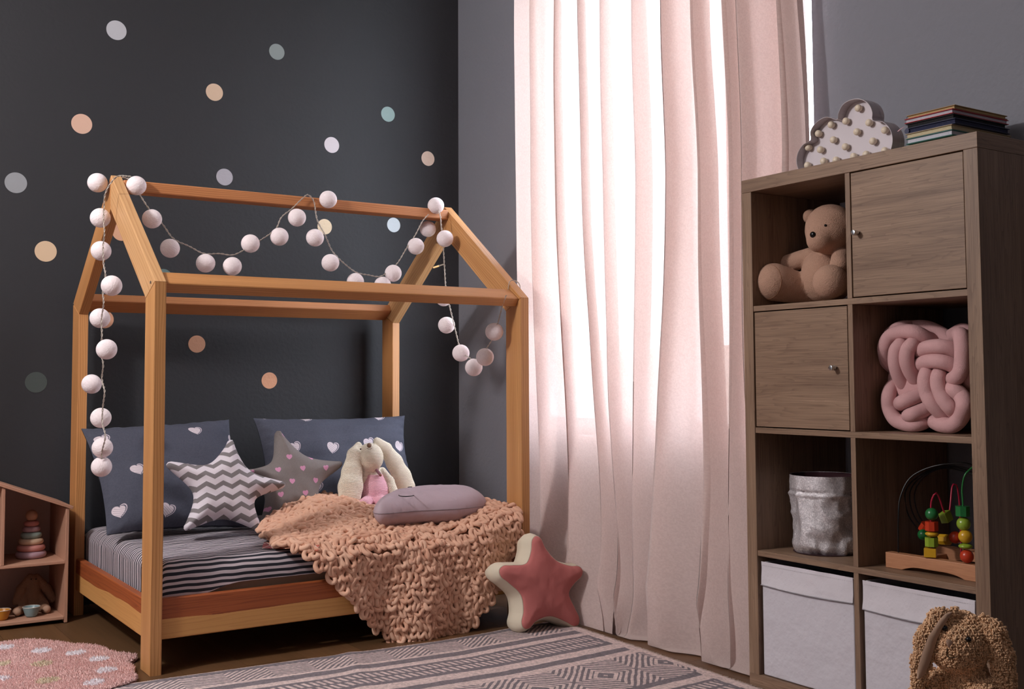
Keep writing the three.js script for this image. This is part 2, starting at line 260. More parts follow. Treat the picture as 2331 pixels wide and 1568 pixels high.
// ---------------------------------------------------------------- curtain
{
  const topPx = [1183, 1219, 1272, 1330, 1382, 1460, 1527, 1596, 1662, 1725, 1790, 1838], botPx = [1195, 1241, 1304, 1378, 1415, 1448, 1497, 1609, 1665, 1720, 1770, 1815];
  const NF = topPx.length - 1, xb = y => 0.262 - 0.15 * (1 - sstep(0.0, 0.75, y)) - 0.02 * (1 - sstep(0.3, 1.3, y));
  const topY = 2.86, out = (q, y) => 0.12 * (1 - sstep(0, 4.5, q)) * sstep(0.3, 1.2, y); // the free edge swings out into the room
  const edge = (i, y) => { const a = hitX(lerp(botPx[i], topPx[i], sstep(0.2, 1.7, y)), lerp(1330, 330, clamp(y / 1.6)), xb(y) + (i > 8 ? 0.045 * sstep(0.3, 1.2, y) : 0) - out(i, y)).z; return Math.min(a, -0.013) - 0.03 * sstep(1.6, 2.3, y) * (i / NF); };
  const P = (u, v) => {
    const y = -0.075 + (topY + 0.075) * (1 - v), q = u * NF, i = Math.min(NF - 1, Math.floor(q)), t = q - i, z0 = edge(i, y), z1 = edge(i + 1, y);
    const w = Math.abs(z1 - z0), low = 1 - sstep(0, 0.65, y), flank = 0.16 + 0.3 * low /* share of a pleat taken by its turned-back side */, A = Math.min(0.08, w * 0.66) * (0.85 + 0.5 * low) * (0.75 + 0.5 * N3(i * 1.7, 3, y * 0.7)) * ([4, 8].includes(i) ? 1 - 0.7 * low : 1 + 0.3 * low);
    // front edge at t = 0, falling back slowly, then a steep turn to the next front edge
    let d, s; if (t < 1 - flank) { s = t / (1 - flank); d = 1 - (1 - Math.sin(s * Math.PI / 2)) * 1.0; d = Math.pow(s, 0.8); d = 0.5 - 0.5 * Math.cos(d * Math.PI); } else { s = (t - 1 + flank) / flank; d = 0.5 + 0.5 * Math.cos(s * Math.PI); }
    const tuck = w * (i < 5 ? 0.15 : 0.32) * (1 - 0.75 * low) * (i === NF - 1 ? 0 : 1); // cloth folded back behind the next pleat
    let zt = t < 1 - flank ? lerp(z0, z1 + tuck, t / (1 - flank)) : lerp(z1 + tuck, z1, (t - 1 + flank) / flank);
    const ease = 1 - Math.exp(-Math.max(0, topY - y) * 1.2) * 0.5;
    let x = xb(y) - out(q, y) + 0.05 * sstep(0.8, 0.92, u) * sstep(0.3, 1.2, y) + (d - 0.5) * A * ease + 0.006 * N3(u * 9, y * 1.4, 7) + 0.004 * N3(u * 30, y * 2.5, 2);
    x += 0.022 * low * N3(u * 6 + y * 2.2, y * 2.6, 17); const hem = 1 - sstep(0, 0.26, y); // cloth that piles up on the floor
    x -= hem * (0.03 + 0.055 * N3(u * 6.3 + 4, y * 3, 11)); zt += hem * 0.04 * N3(u * 7.1, y * 4, 21);
    let yy = y; if (y < 0.02) { const over = 0.02 - y; x -= over * (0.35 + 0.7 * Math.max(0, N3(u * 11, 2, 3))); yy = 0.006 + 0.014 * Math.exp(y * 60 - 1.2) * 1.0 + 0.01 * Math.max(0, N3(u * 22, 5, 3)) * sstep(0.095, 0.0, over); }
    if (y < 1.49) zt = Math.min(zt, -0.012); if (zt > -0.02 && y < 1.5) x = Math.min(x, 0.3);
    return V3(clamp(x, 0.06, 0.338), yy, zt);
  };
  const g = sheet(NF * 30, 130, P, (u, v) => [u * 2.6, v * 2.6]);
  const f = fbm(128, 128, 71, 2), cl = texture(512, 512, (u, v) => { const k = f(u, v); return mixc([222, 198, 192], [238, 216, 210], k); }, 1 / 0.4, 1 / 0.4);
  const bump = texture(256, 256, (u, v) => 0.5 + 0.3 * Math.sin(u * 6.2832 * 40) * Math.sin(v * 6.2832 * 40), 1 / 0.06, 1 / 0.06, true);
  const curtain = thing('curtain', 'floor-length pale pink curtain hanging in soft folds over the bright window', 'curtain');
  part(curtain, 'curtain_cloth', g, phys({ color: 0xffffff, map: cl, roughness: 0.95, transmission: 0.38, thickness: 0, side: THREE.DoubleSide, bumpMap: bump, bumpScale: 0.0006, transparent: true, opacity: 0.965 }));
  // the cloth is doubled where the curtain is drawn back beside the shelf
  for (const [a, b] of [[1592, 1622], [1652, 1838]]) { const z0 = hitX(a, 330, 0.345).z, z1 = Math.min(hitX(b, 330, 0.345).z, -0.02);
    part(curtain, 'inner_fold', sheet(30, 60, (u, v) => V3(0.348 + 0.006 * Math.sin(u * (z1 - z0) * 70), lerp(0.02, topY - 0.02, 1 - v), lerp(z0, z1, u)), (u, v) => [u * 0.4, v * 2.6]), curtain.children[0].material); }
  const rod = thing('curtain_rod', 'white curtain rod above the pink curtain', 'curtain rod');
  const r1 = part(rod, 'rod', new THREE.CylinderGeometry(0.013, 0.013, 2.1, 20), pvc); r1.rotation.x = Math.PI / 2; r1.position.set(0.262, 2.875, -0.85);
  for (const z of [-1.75, 0.1]) slab(rod, 'bracket', 0.262, WX, 2.866, 2.884, z - 0.01, z + 0.01, pvc, 0.002, 0);
}

// ---------------------------------------------------------------- rugs
{
  const A0 = [0.088, -0.928], th = 3.3 * Math.PI / 180, ax = [-Math.cos(th), -Math.sin(th)], bv = [-Math.sin(th), Math.cos(th)];
  const cream = [208, 188, 184], grey = [120, 112, 117], TW = 1664, THh = 2048, RW = 1.62, RL = 1.95;
  const wob = fbm(40, 40, 81, 2), fine = fbm(256, 256, 83, 2);
  const nested = (p, q, hp, hq, n) => { const t = Math.abs(p) / hp + Math.abs(q) / hq; return ((t * n + 0.25) % 1) < 0.5; }; // diamonds one inside the other
  const isGrey = (a, b) => {
    if (b > 1.31) b = 1.31 - (b - 1.31);
    if (b < 0.004) return false; if (a < 0.022 || a > RW - 0.022) return false;
    const inset = a > 0.034 + (b % 0.05) * 0.1 && a < RW - 0.034;
    if (b < 0.03) return true;
    if (b < 0.147) { const p = ((a + 0.06) % 0.262) - 0.131; return nested(p, b - 0.15, 0.131, 0.128, 6); }
    if (b < 0.164) return false; if (b < 0.208) return inset; if (b < 0.244) return false;
    if (b < 0.393) { const tick = (lo, hi) => b > lo && b < hi && (((a + (b - lo) * 0.25) / 0.0225) % 1) < 0.5 && a > 0.05; return inset && !(tick(0.262, 0.306) || tick(0.32, 0.364)); }
    if (b < 0.448) return false; if (b < 0.49) return inset; if (b < 0.53) return false;
    if (b < 0.81) { const p = ((a + 0.246 * 2 - 0.286 + 0.123) % 0.246) - 0.123, q = b - 0.67; const t = Math.abs(p) / 0.123 + Math.abs(q) / 0.14; if (t < 0.27) return t > 0.07; if (t < 0.4) return false; return nested(p, q, 0.123, 0.14, 5); }
    if (b < 0.845) return inset; if (b < 0.89) return false;
    if (b < 1.04) { const lo = 0.908; const tick = (l, h) => b > l && b < h && (((a + (b - l) * 0.25) / 0.0225) % 1) < 0.5 && a > 0.05; return inset && !(tick(lo, lo + 0.044) || tick(lo + 0.058, lo + 0.102)); }
    if (b < 1.1) return false; if (b < 1.14) return inset; return nested((a % 0.262) - 0.131, b - 1.31, 0.131, 0.15, 6);
  };
  const tx = texture(TW, THh, (u, v) => { const a = u * RW + (wob(u, v) - 0.5) * 0.006, b = v * RL + (wob(v, u) - 0.5) * 0.007, n = 0.86 + 0.28 * fine(u, v), c = isGrey(a, b) ? grey : cream; return [c[0] * n, c[1] * n, c[2] * n]; });
  const off = a => -0.05 * Math.pow(clamp((0.52 - a) / 0.45, 0, 1.2), 1.15);
  const at = (a, b, y) => { const aa = a + 0.06 - 0.012 * b, bb = b + off(a) * (1 - sstep(0.9, 1.6, b)); return V3(A0[0] + aa * ax[0] + bb * bv[0], y, A0[1] + aa * ax[1] + bb * bv[1]); };
  const hgt = (a, b) => 0.0055 + 0.0022 * Math.max(0, N3(a * 5, b * 5, 3)) + 0.004 * Math.exp(-Math.pow((a - 0.83 - 0.3 * b) / 0.035, 2)) ;
  const rug = thing('woven_rug', 'flat woven beige and grey rug with diamond and stripe pattern, beside the bed', 'rug');
  part(rug, 'rug_field', sheet(120, 140, (u, v) => at(u * RW, v * RL, hgt(u * RW, v * RL)), (u, v) => [u, v]), mat(0xffffff, 0.95, { map: tx, bumpMap: rep(fuzz, 7, 8), bumpScale: 0.0012 }));
  const under = sheet(60, 70, (u, v) => at((1 - u) * RW, v * RL, 0.0008), (u, v) => [u, v]); part(rug, 'rug_backing', under, mat(0x9a8a82, 0.95));
  const fr = [], r = rngOf(15), fg = new THREE.CapsuleGeometry(0.0016, 0.011, 2, 5); // tufts along the two short sides and the long edge
  const tuft = (p, dx, dz) => { const g = fg.clone(); g.rotateZ(Math.PI / 2); g.rotateY(Math.atan2(-dz, dx) + (r() - 0.5) * 1.1); g.translate(p.x + dx * 0.005, 0.003 + r() * 0.002, p.z + dz * 0.005); fr.push(g); };
  for (let b = 0; b < RL; b += 0.0042) { tuft(at(0, b, 0), 1, 0); tuft(at(RW, b, 0), -1, 0); }
  for (let a = 0; a < RW; a += 0.006) tuft(at(a, 0.003, 0), 0.4, -0.35);
  const fo = part(rug, 'fringe', mergeGeometries(fr), mat(0xb9a69c, 0.95), 'short cream yarn fringe'); fo.userData.kind = 'stuff';
}
{ // shaggy pink rug with scalloped edge and tufted dots
  const edgePx = [[-260, 1500], [-120, 1470], [0, 1462], [60, 1456], [120, 1459], [170, 1466], [200, 1467], [232, 1472], [252, 1482], [275, 1486], [312, 1491], [300, 1503], [288, 1507], [320, 1513], [305, 1530], [312, 1542], [292, 1552], [262, 1561], [225, 1580], [150, 1640], [0, 1720], [-200, 1800], [-450, 1700], [-420, 1560]];
  const E = edgePx.map(q => { const h = hitY(...q, 0.012); return [Math.min(h.x, h.z > -1.2 && h.z < -1.06 ? -1.425 : -1.37), h.z]; });
  const cv = new THREE.CatmullRomCurve3(E.map(e => V3(e[0], 0, e[1])), true, 'centripetal'), ring = cv.getSpacedPoints(220), cx = -1.78, cz = -1.15;
  const inside = (x, z) => { let c = false; for (let i = 0, j = ring.length - 1; i < ring.length; j = i++) { const a = ring[i], b = ring[j]; if ((a.z > z) !== (b.z > z) && x < (b.x - a.x) * (z - a.z) / (b.z - a.z) + a.x) c = !c; } return c; };
  const dots = [[95, 1478, 'w'], [175, 1483, 'w'], [225, 1497, 'w'], [243, 1522, 'w'], [215, 1550, 'w'], [10, 1470, 'w'], [95, 1508, 'y'], [107, 1546, 'y'], [0, 1508, 'y'], [0, 1543, 'w'], [170, 1590, 'w'], [60, 1600, 'y'], [-120, 1500, 'w'], [-90, 1560, 'y']].map(([px, py, c]) => { const h = hitY(px, py, 0.02); return [h.x, h.z, c]; });
  const rug = thing('shag_rug', 'fluffy pink rug with white and cream dots and scalloped edge, beside the dollhouse shelf', 'rug');
  const K = 26, pos = [], idx = [], n = ring.length - 1;
  for (let k = 0; k <= K; k++) for (let i = 0; i < n; i++) { const s = k / K, q = ring[i], x = lerp(cx, q.x, s), z = lerp(cz, q.z, s); pos.push(x, k === K ? 0.002 : 0.014 - 0.006 * Math.pow(s, 14) + 0.003 * N3(x * 14, z * 14, 1), z); }
  for (let k = 0; k < K; k++) for (let i = 0; i < n; i++) { const a = k * n + i, b = k * n + (i + 1) % n, c = a + n, d = b + n; idx.push(a, b, d, a, d, c); }
  const base = part(rug, 'rug_base', indexed(pos, idx), mat(0xb98a86, 1, { side: THREE.DoubleSide }));
  // pile: short bent tufts; the dots stand a little higher
  const r = rngOf(77), pile = { p: [], w: [], y: [] };
  for (let i = 0; i < 60000; i++) { const x = lerp(-2.1, -1.36, r()), z = lerp(-1.85, -0.75, r()); if (!inside(x, z)) continue; let c = 'p'; for (const [dx, dz, k] of dots) { const ex = (x - dx) * 1.0 + (z - dz) * 0.1; if (Math.hypot(ex, (z - dz)) < 0.031 + 0.004 * N3(x * 60, z * 60, 3)) c = k; } pile[c].push([x, z]); }
  const tg = new THREE.ConeGeometry(0.0034, 0.0105, 4, 1); tg.translate(0, 0.005, 0);
  const cols = { p: 0xe2bcb8, w: 0xf4f0f6, y: 0xdccdb4 }, nm = { p: 'pink_pile', w: 'white_dot_pile', y: 'cream_dot_pile' };
  for (const c of ['p', 'w', 'y']) { const im = shadows(new THREE.InstancedMesh(tg, mat(0xffffff, 1), pile[c].length)), M = new THREE.Matrix4(), Q = new THREE.Quaternion(), col = new THREE.Color();
    pile[c].forEach(([x, z], i) => { const hh = (c === 'p' ? 1 : 1.25) * (0.8 + 0.5 * r()); Q.setFromEuler(new THREE.Euler((r() - 0.5) * 1.6, r() * 6, (r() - 0.5) * 1.6)); M.compose(V3(x, 0.009, z), Q, V3(1.3, hh, 1.3)); im.setMatrixAt(i, M); col.set(cols[c]).multiplyScalar(0.85 + 0.3 * r()); im.setColorAt(i, col); });
    im.name = nm[c]; im.userData.kind = 'stuff'; rug.add(im); }
}

// ---------------------------------------------------------------- cube shelf
const SH = 1.465, SW = 0.77, SD = 0.39;
function oakTex(seed, warm = 1) { const a = fbm(3, 14, seed, 3), b = fbm(10, 220, seed + 3, 2), c = fbm(2, 4, seed + 7, 2); return texture(512, 512, (u, v) => { const g = a(u, v), ring = g * 7 - Math.floor(g * 7), t = clamp(0.05 + 0.55 * g + 0.6 * (b(u, v) - 0.35) + 0.3 * (c(u, v) - 0.5) + 0.28 * Math.pow(ring, 3)); return mixc([156, 128, 105], [104, 79, 62], t); }, 1 / 0.9, 1 / 0.3); }
const oaks = [0, 1, 2].map(i => mat(0xffffff, 0.5, { map: oakTex(300 + i * 11) }));
const shelf = thing('cube_shelf', 'tall oak-effect cube shelf unit, two cells wide and four high, against the grey wall', 'shelf');
{
  const P = (n, x0, x1, y0, y1, z0, z1, g, k = 0) => slab(shelf, n, x0, x1, y0, y1, z0, z1, oaks[k], 0.0012, g);
  P('top_board', 0, SD, SH - 0.038, SH, 0, SW, 2, 0); P('bottom_board', 0, SD, 0, 0.038, 0, SW, 2, 1);
  P('side_panel', 0, SD, 0.038, SH - 0.0385, 0, 0.038, 1, 2); P('side_panel', 0, SD, 0.038, SH - 0.0385, SW - 0.038, SW, 1, 1);
  for (let k = 0; k < 3; k++) { const y = SH - 0.038 - 0.335 - k * 0.351; P('shelf_board', 0.002, SD, y - 0.016, y, 0.038, SW - 0.038, 2, k); }
  for (let k = 0; k < 4; k++) { const y1 = SH - 0.038 - k * 0.351; P('divider', 0.002, SD, k === 3 ? 0.038 : y1 - 0.335, y1, SW / 2 - 0.008, SW / 2 + 0.008, 1, (k + 1) % 3); }
}
const cellY = k => SH - 0.038 - 0.335 - k * 0.351; // floor of row k
const cellZ = c => c ? [SW / 2 + 0.008, SW - 0.038] : [0.038, SW / 2 - 0.008];
const chrome = mat(0xcfd2d6, 0.22, { metalness: 1 });
for (const [row, col, kz, ky] of [[0, 1, 0.022, 0.17], [1, 0, null, 0.168]]) {
  const [z0, z1] = cellZ(col), y = cellY(row), d = slab(shelf, 'door', 0.003, 0.021, y + 0.003, y + 0.332, z0 + 0.003, z1 - 0.003, oaks[row ? 0 : 2], 0.0012, 2);
  const kk = row ? z1 - z0 - 0.006 - 0.04 : 0.022, kn = part(d, 'knob', lathe([[0, 0.024], [0.0062, 0.024], [0.0072, 0.0225], [0.0072, 0.008], [0.0045, 0.006], [0.0045, 0], [0, 0]], 24), chrome, 'small round chrome knob');
  kn.rotation.z = Math.PI / 2; kn.position.set(-0.009, ky - 0.1675, kk - (z1 - z0 - 0.006) / 2);
}

// ---------------------------------------------------------------- round wall stickers
{
  const rim = 0.0012, dots = [ // pixel, pixel radius, colour, label
    [265, 69, 22, [176, 176, 182], 'light grey round wall sticker, highest of all on the charcoal wall'], [630, 118, 18, [128, 136, 136], 'grey-green round wall sticker high above the middle of the ridge beam'],
    [488, 210, 19.5, [200, 172, 148], 'beige round wall sticker above the lilac-grey sticker over the ridge beam'], [186, 282, 22.5, [208, 170, 150], 'peach round wall sticker just above the peak of the bed gable with hanging lights'],
    [883, 260, 17, [134, 158, 156], 'teal-green round wall sticker above the white lilac and cream stickers'], [755, 330, 18, [198, 188, 194], 'whitish lilac round wall sticker below the teal-green one'],
    [974, 361, 16.5, [212, 188, 172], 'cream-peach round wall sticker close to the room corner'], [511, 403, 19, [160, 156, 164], 'lilac-grey round wall sticker just above the ridge beam'],
    [36, 416, 23.5, [140, 142, 146], 'mid grey round wall sticker beside the gable peak, above the beige one'], [104, 572, 23.5, [206, 178, 148], 'beige round wall sticker beside the sloping rafter, outside the bed'],
    [739, 516, 17.5, [214, 192, 162], 'cream round wall sticker just under the ridge beam'], [896, 512, 16.5, [196, 206, 214], 'pale blue-white round wall sticker under the end of the ridge beam'],
    [448, 783, 19.5, [206, 154, 124], 'peach round wall sticker below the eave beam, near the front post'], [613, 866, 18.5, [210, 152, 118], 'peach round wall sticker between the two dark pillows'],
    [82, 870, 23.5, [64, 72, 70], 'dark grey-green round wall sticker above the dollhouse shelf'], [276, 528, 20, [208, 158, 128], 'peach round wall sticker half hidden behind the gable rafter'],
    [372, 632, 20, [88, 110, 110], 'dark teal round wall sticker hidden behind the front post top'], [238, 727, 20, [204, 152, 124], 'peach round wall sticker hidden behind a ball of the hanging lights']];
  for (const [px, py, pr, c, label] of dots) { const h = hitZ(px, py, WZ), e = hitZ(px, py - pr, WZ), R = Math.abs(e.y - h.y), g = new THREE.CylinderGeometry(R, R, rim, 48), r = rngOf(px);
    g.rotateX(Math.PI / 2); single('wall_sticker', label, 'wall sticker', g, mat(new THREE.Color(`rgb(${c})`), 0.55, { bumpMap: soft, bumpScale: 0.0008 }), [h.x, h.y, WZ + rim / 2 + 0.0002], 'round wall stickers'); }
}

// ---------------------------------------------------------------- pillows and cushions
const heartAt = (x, y) => { const a = x * x + y * y - 0.5; return a * a * a - x * x * y * y * y < 0; }; // unit heart
function pillowQuad(BL, BR, TR, TL, thick, n, seed) {
  const mid = (s, t) => BL.clone().multiplyScalar((1 - s) * (1 - t)).addScaledVector(BR, s * (1 - t)).addScaledVector(TR, s * t).addScaledVector(TL, (1 - s) * t);
  const nor = BR.clone().sub(BL).cross(TL.clone().sub(BL)).normalize(), W = BR.distanceTo(BL), H = TL.distanceTo(BL);
  const face = sgn => sheet(n, n, (u, v) => {
    const U = u * 2 - 1, V = v * 2 - 1, pu = 1 - 0.075 * (1 - V * V) * Math.abs(U), pv = 1 - 0.075 * (1 - U * U) * Math.abs(V), s = 0.5 + 0.5 * U * pu, t = 0.5 + 0.5 * V * pv;
    const q = Math.pow(Math.max(0, (1 - Math.pow(Math.abs(U), 2.6)) * (1 - Math.pow(Math.abs(V), 2.6))), 0.55), edge = 1 - Math.max(Math.abs(U), Math.abs(V));
    const wr = 0.006 * N3(u * 3 + seed, v * 11, 2) + 0.004 * N3(u * 14, v * 4, seed) + 0.005 * Math.max(0, 1 - edge * 7) * Math.sin((Math.abs(U) > Math.abs(V) ? V : U) * 30 + seed);
    return mid(s, t).addScaledVector(nor, sgn * (thick / 2 * q + 0.0015) + wr * Math.min(1, edge * 12)); }, (u, v) => [u * W, v * H]);
  const a = face(1), b = face(-1); const bi = b.index.array; for (let i = 0; i < bi.length; i += 3) { const k = bi[i]; bi[i] = bi[i + 1]; bi[i + 1] = k; } b.computeVertexNormals();
  return mergeGeometries([a, b]);
}
const slate = (() => { const f = fbm(90, 90, 401, 2), S = 0.34, hs = [[0.13, 0.2, 0.1], [0.62, 0.12, -0.35], [0.38, 0.66, 0.25], [0.87, 0.62, -0.15]];
  return texture(768, 768, (u, v) => { let c = mixc([64, 66, 80], [76, 78, 92], f(u, v)); for (const [hx, hy, rot] of hs) { let dx = u - hx, dy = v - hy; dx -= Math.round(dx); dy -= Math.round(dy); const X = (dx * Math.cos(rot) + dy * Math.sin(rot)) * S / 0.029, Y = (-dx * Math.sin(rot) + dy * Math.cos(rot)) * S / 0.029;
    if (heartAt(X * 0.9, Y * 0.9)) { const line = heartAt(X * 1.12 + 0.06, Y * 1.12) ; c = line ? ((Math.sin((X + Y * 1.6) * 13) > 0.86) ? [150, 142, 152] : [214, 200, 206]) : (X > 0.1 && !heartAt(X * 1.02, Y * 1.02)) ? [206, 192, 200] : (X > 0.0 ? [84, 84, 98] : [208, 194, 200]); } } return c; }, 1 / S, 1 / S); })();
const slateCloth = mat(0xffffff, 0.85, { map: slate, side: THREE.DoubleSide, bumpMap: rep(weave, 30, 30), bumpScale: 0.0004 });
{
  const p1 = thing('pillow', 'slate blue pillow with white hearts leaning behind the chevron star cushion', 'pillow', [0, 0, 0], 'slate heart pillows');
  part(p1, 'pillow_body', pillowQuad(hitY(243, 1218, 0.35), hitZ(578, 1200, -1.72), hitZ(521, 955, -2.05), hitZ(185, 976, -2.03), 0.15, 56, 1), slateCloth);
  const p2 = thing('pillow', 'slate blue pillow with white hearts leaning behind the crocheted bunny', 'pillow', [0, 0, 0], 'slate heart pillows');
  part(p2, 'pillow_body', pillowQuad(hitZ(600, 1158, -1.9), hitZ(948, 1122, -1.9), hitZ(921, 946, -2.07), hitZ(577, 952, -2.07), 0.15, 56, 5), slateCloth);
}
// a cushion with any star-like outline in its own plane; profile says how full it is at a distance from the seam
function outlineOf(pts, n) { const c = new THREE.CatmullRomCurve3(pts.map(p => V3(p[0], p[1], 0)), true, 'centripetal'); return c.getSpacedPoints(n).slice(0, n).map(p => [p.x, p.y]); }
function distTo(o, x, y) { let m = 1e9; for (let i = 0; i < o.length; i++) { const a = o[i], b = o[(i + 1) % o.length], dx = b[0] - a[0], dy = b[1] - a[1], t = clamp(((x - a[0]) * dx + (y - a[1]) * dy) / (dx * dx + dy * dy)); m = Math.min(m, Math.hypot(x - a[0] - dx * t, y - a[1] - dy * t)); } return m; }
function cushionFaces(o, full, reach, rings = 22, wrinkle = 0.002, base = 0) {
  const cx = o.reduce((s, p) => s + p[0], 0) / o.length, cy = o.reduce((s, p) => s + p[1], 0) / o.length, n = o.length;
  const face = sgn => { const pos = [], uv = [], idx = []; for (let k = 0; k <= rings; k++) { const s = Math.sin(k / rings * Math.PI / 2); for (let i = 0; i < n; i++) { const x = lerp(cx, o[i][0], s), y = lerp(cy, o[i][1], s), d = k === rings ? 0 : Math.min(1, distTo(o, x, y) / reach), h = full * Math.sqrt(Math.max(0, 1 - (1 - d) * (1 - d)));
      pos.push(x, y, sgn * (base + h + (k < rings ? wrinkle * N3(x * 40, y * 40, sgn) * Math.min(1, d * 4) : 0))); uv.push(x, y); } }
    for (let k = 0; k < rings; k++) for (let i = 0; i < n; i++) { const a = k * n + i, b = k * n + (i + 1) % n, c = a + n, d = b + n; if (sgn > 0) idx.push(a, c, d, a, d, b); else idx.push(a, d, c, a, b, d); }
    return indexed(pos, idx, uv); };
  return [face(1), face(-1)];
}
function starPts(tips, inner, tipR) { // tips: five [x, y] in order round the star; rounded ends
  const c = [tips.reduce((s, t) => s + t[0], 0) / 5, tips.reduce((s, t) => s + t[1], 0) / 5], out = [];
  tips.forEach((t, i) => { const q = tips[(i + 1) % 5], l = Math.hypot(t[0] - c[0], t[1] - c[1]), ux = (t[0] - c[0]) / l, uy = (t[1] - c[1]) / l, px = -uy, py = ux;
    for (const [a, b] of [[1.3, -0.85], [0.3, -0.5], [0, 0], [0.3, 0.5], [1.3, 0.85]]) out.push([t[0] - ux * tipR * a + px * tipR * b, t[1] - uy * tipR * a + py * tipR * b]);
    const mx = (t[0] + q[0]) / 2 - c[0], my = (t[1] + q[1]) / 2 - c[1], ml = Math.hypot(mx, my), r = inner * (Math.hypot(t[0] - c[0], t[1] - c[1]) + Math.hypot(q[0] - c[0], q[1] - c[1])) / 2; out.push([c[0] + mx / ml * r, c[1] + my / ml * r]); });
  return out;
}
// a plane leaning back: origin, right and up vectors; pixels are met with it
function planeAt(P, N) { N = N.clone().normalize(); const up = V3(0, 1, 0).addScaledVector(N, -N.y).normalize(), right = up.clone().cross(N).normalize();
  return { P, N, up, right, px: (x, y) => { const d = rayOf(x, y), c = camera.position, t = P.clone().sub(c).dot(N) / d.dot(N), q = c.clone().addScaledVector(d, t).sub(P); return [q.dot(right), q.dot(up)]; }, place: o => { o.matrixAutoUpdate = true; o.setRotationFromMatrix(new THREE.Matrix4().makeBasis(right, up, N)); o.position.copy(P); return o; } }; }
{
  const chev = texture(256, 256, (u, v) => { const z = Math.abs(((u * 2) % 1) - 0.5) * 2, q = (v * 2 + z * 0.42) % 1; return q < 0.44 ? [124, 118, 120] : [216, 208, 216]; }, 1 / 0.118, 1 / 0.078);
  const pl = planeAt(hitZ(520, 1110, -1.565), V3(-0.1, 0.3, 1)), tips = [[525, 1001], [379, 1055], [420, 1206], [592, 1208], [649, 1103]].map(q => pl.px(...q));
  const s1 = thing('star_cushion', 'star cushion with grey and white chevron zigzag print on the bed', 'cushion');
  pl.place(s1); const [f, b] = cushionFaces(outlineOf(starPts(tips, 0.54, 0.019), 150), 0.055, 0.062); part(s1, 'front', f, mat(0xffffff, 0.85, { map: chev })); part(s1, 'back', b, mat(0xffffff, 0.85, { map: chev }));
  const gf = fbm(120, 120, 421, 2), hts = [[0.16, 0.25, 0.1], [0.66, 0.75, -0.1]];
  const heartsTex = texture(512, 512, (u, v) => { const n = 0.9 + 0.2 * gf(u, v); let c = [128 * n, 120 * n, 118 * n]; for (const [hx, hy, r] of hts) { let dx = u - hx, dy = v - hy; dx -= Math.round(dx); dy -= Math.round(dy); const X = (dx * Math.cos(r) + dy * Math.sin(r)) * 0.096 / 0.0128, Y = (-dx * Math.sin(r) + dy * Math.cos(r)) * 0.096 / 0.0128; if (heartAt(X, Y)) c = [212, 150, 184]; } return c; }, 1 / 0.096, 1 / 0.096);
  const pl2 = planeAt(hitZ(672, 1090, -1.7), V3(-0.05, 0.36, 1)), t2 = [[631, 981], [560, 1074], [592, 1212], [735, 1175], [778, 1055]].map(q => pl2.px(...q));
  const s2 = thing('star_cushion', 'grey star cushion with small pink hearts behind the chevron star', 'cushion');
  pl2.place(s2); const [f2, b2] = cushionFaces(outlineOf(starPts(t2, 0.56, 0.02), 150), 0.055, 0.062); const hm = mat(0xffffff, 0.88, { map: heartsTex }); part(s2, 'front', f2, hm); part(s2, 'back', b2, hm);
}
{ // thick two-tone star standing on the floor
  const pl = planeAt(hitZ(1232, 1328, -0.9), V3(0.02, 0.18, 1)), tips = [[1219, 1220], [1136, 1298], [1192, 1430], [1316, 1421], [1325, 1298]].map(q => pl.px(...q));
  const st = thing('star_cushion', 'thick dusty-red velvet star cushion with cream sides, standing on the floor against the curtain', 'cushion'), o = outlineOf(starPts(tips, 0.58, 0.036), 150), D = 0.044;
  pl.place(st); st.position.addScaledVector(pl.N, -D);
  const [f, b] = cushionFaces(o, 0.022, 0.06, 20, 0.0012, D);
  const red = phys({ color: 0xc0706c, roughness: 0.85, sheen: 0.5, sheenColor: new THREE.Color(0xd89a94), sheenRoughness: 0.5, bumpMap: rep(soft, 6, 6), bumpScale: 0.002 }), creamM = mat(0xd6cbb6, 0.85, { bumpMap: rep(fuzz, 8, 8), bumpScale: 0.0005 });
  part(st, 'front', f, red, 'dusty red velvet front'); part(st, 'back', b, creamM);
  const n = o.length, K = 10, cx = o.reduce((s, p) => s + p[0], 0) / n, cy = o.reduce((s, p) => s + p[1], 0) / n, pos = [], idx = [];
  for (let k = 0; k <= K; k++) for (let i = 0; i < n; i++) { const a = o[(i + n - 1) % n], c = o[(i + 1) % n], l = Math.hypot(c[0] - a[0], c[1] - a[1]), nx = (c[1] - a[1]) / l, ny = -(c[0] - a[0]) / l, q = Math.sin(k / K * Math.PI) * 0.013, sg = (nx * (o[i][0] - cx) + ny * (o[i][1] - cy)) > 0 ? 1 : -1; pos.push(o[i][0] + sg * nx * q, o[i][1] + sg * ny * q, lerp(-D, D, k / K)); }
  for (let k = 0; k < K; k++) for (let i = 0; i < n; i++) { const a = k * n + i, b2 = k * n + (i + 1) % n, c = a + n, d = b2 + n; idx.push(a, b2, d, a, d, c); }
  creamM.side = THREE.DoubleSide; part(st, 'side_band', indexed(pos, idx), creamM, 'cream fabric side band');
  part(st, 'seam_piping', tube(o.map(p => V3(p[0], p[1], D)), 0.002, 150, 5, true), creamM);
}
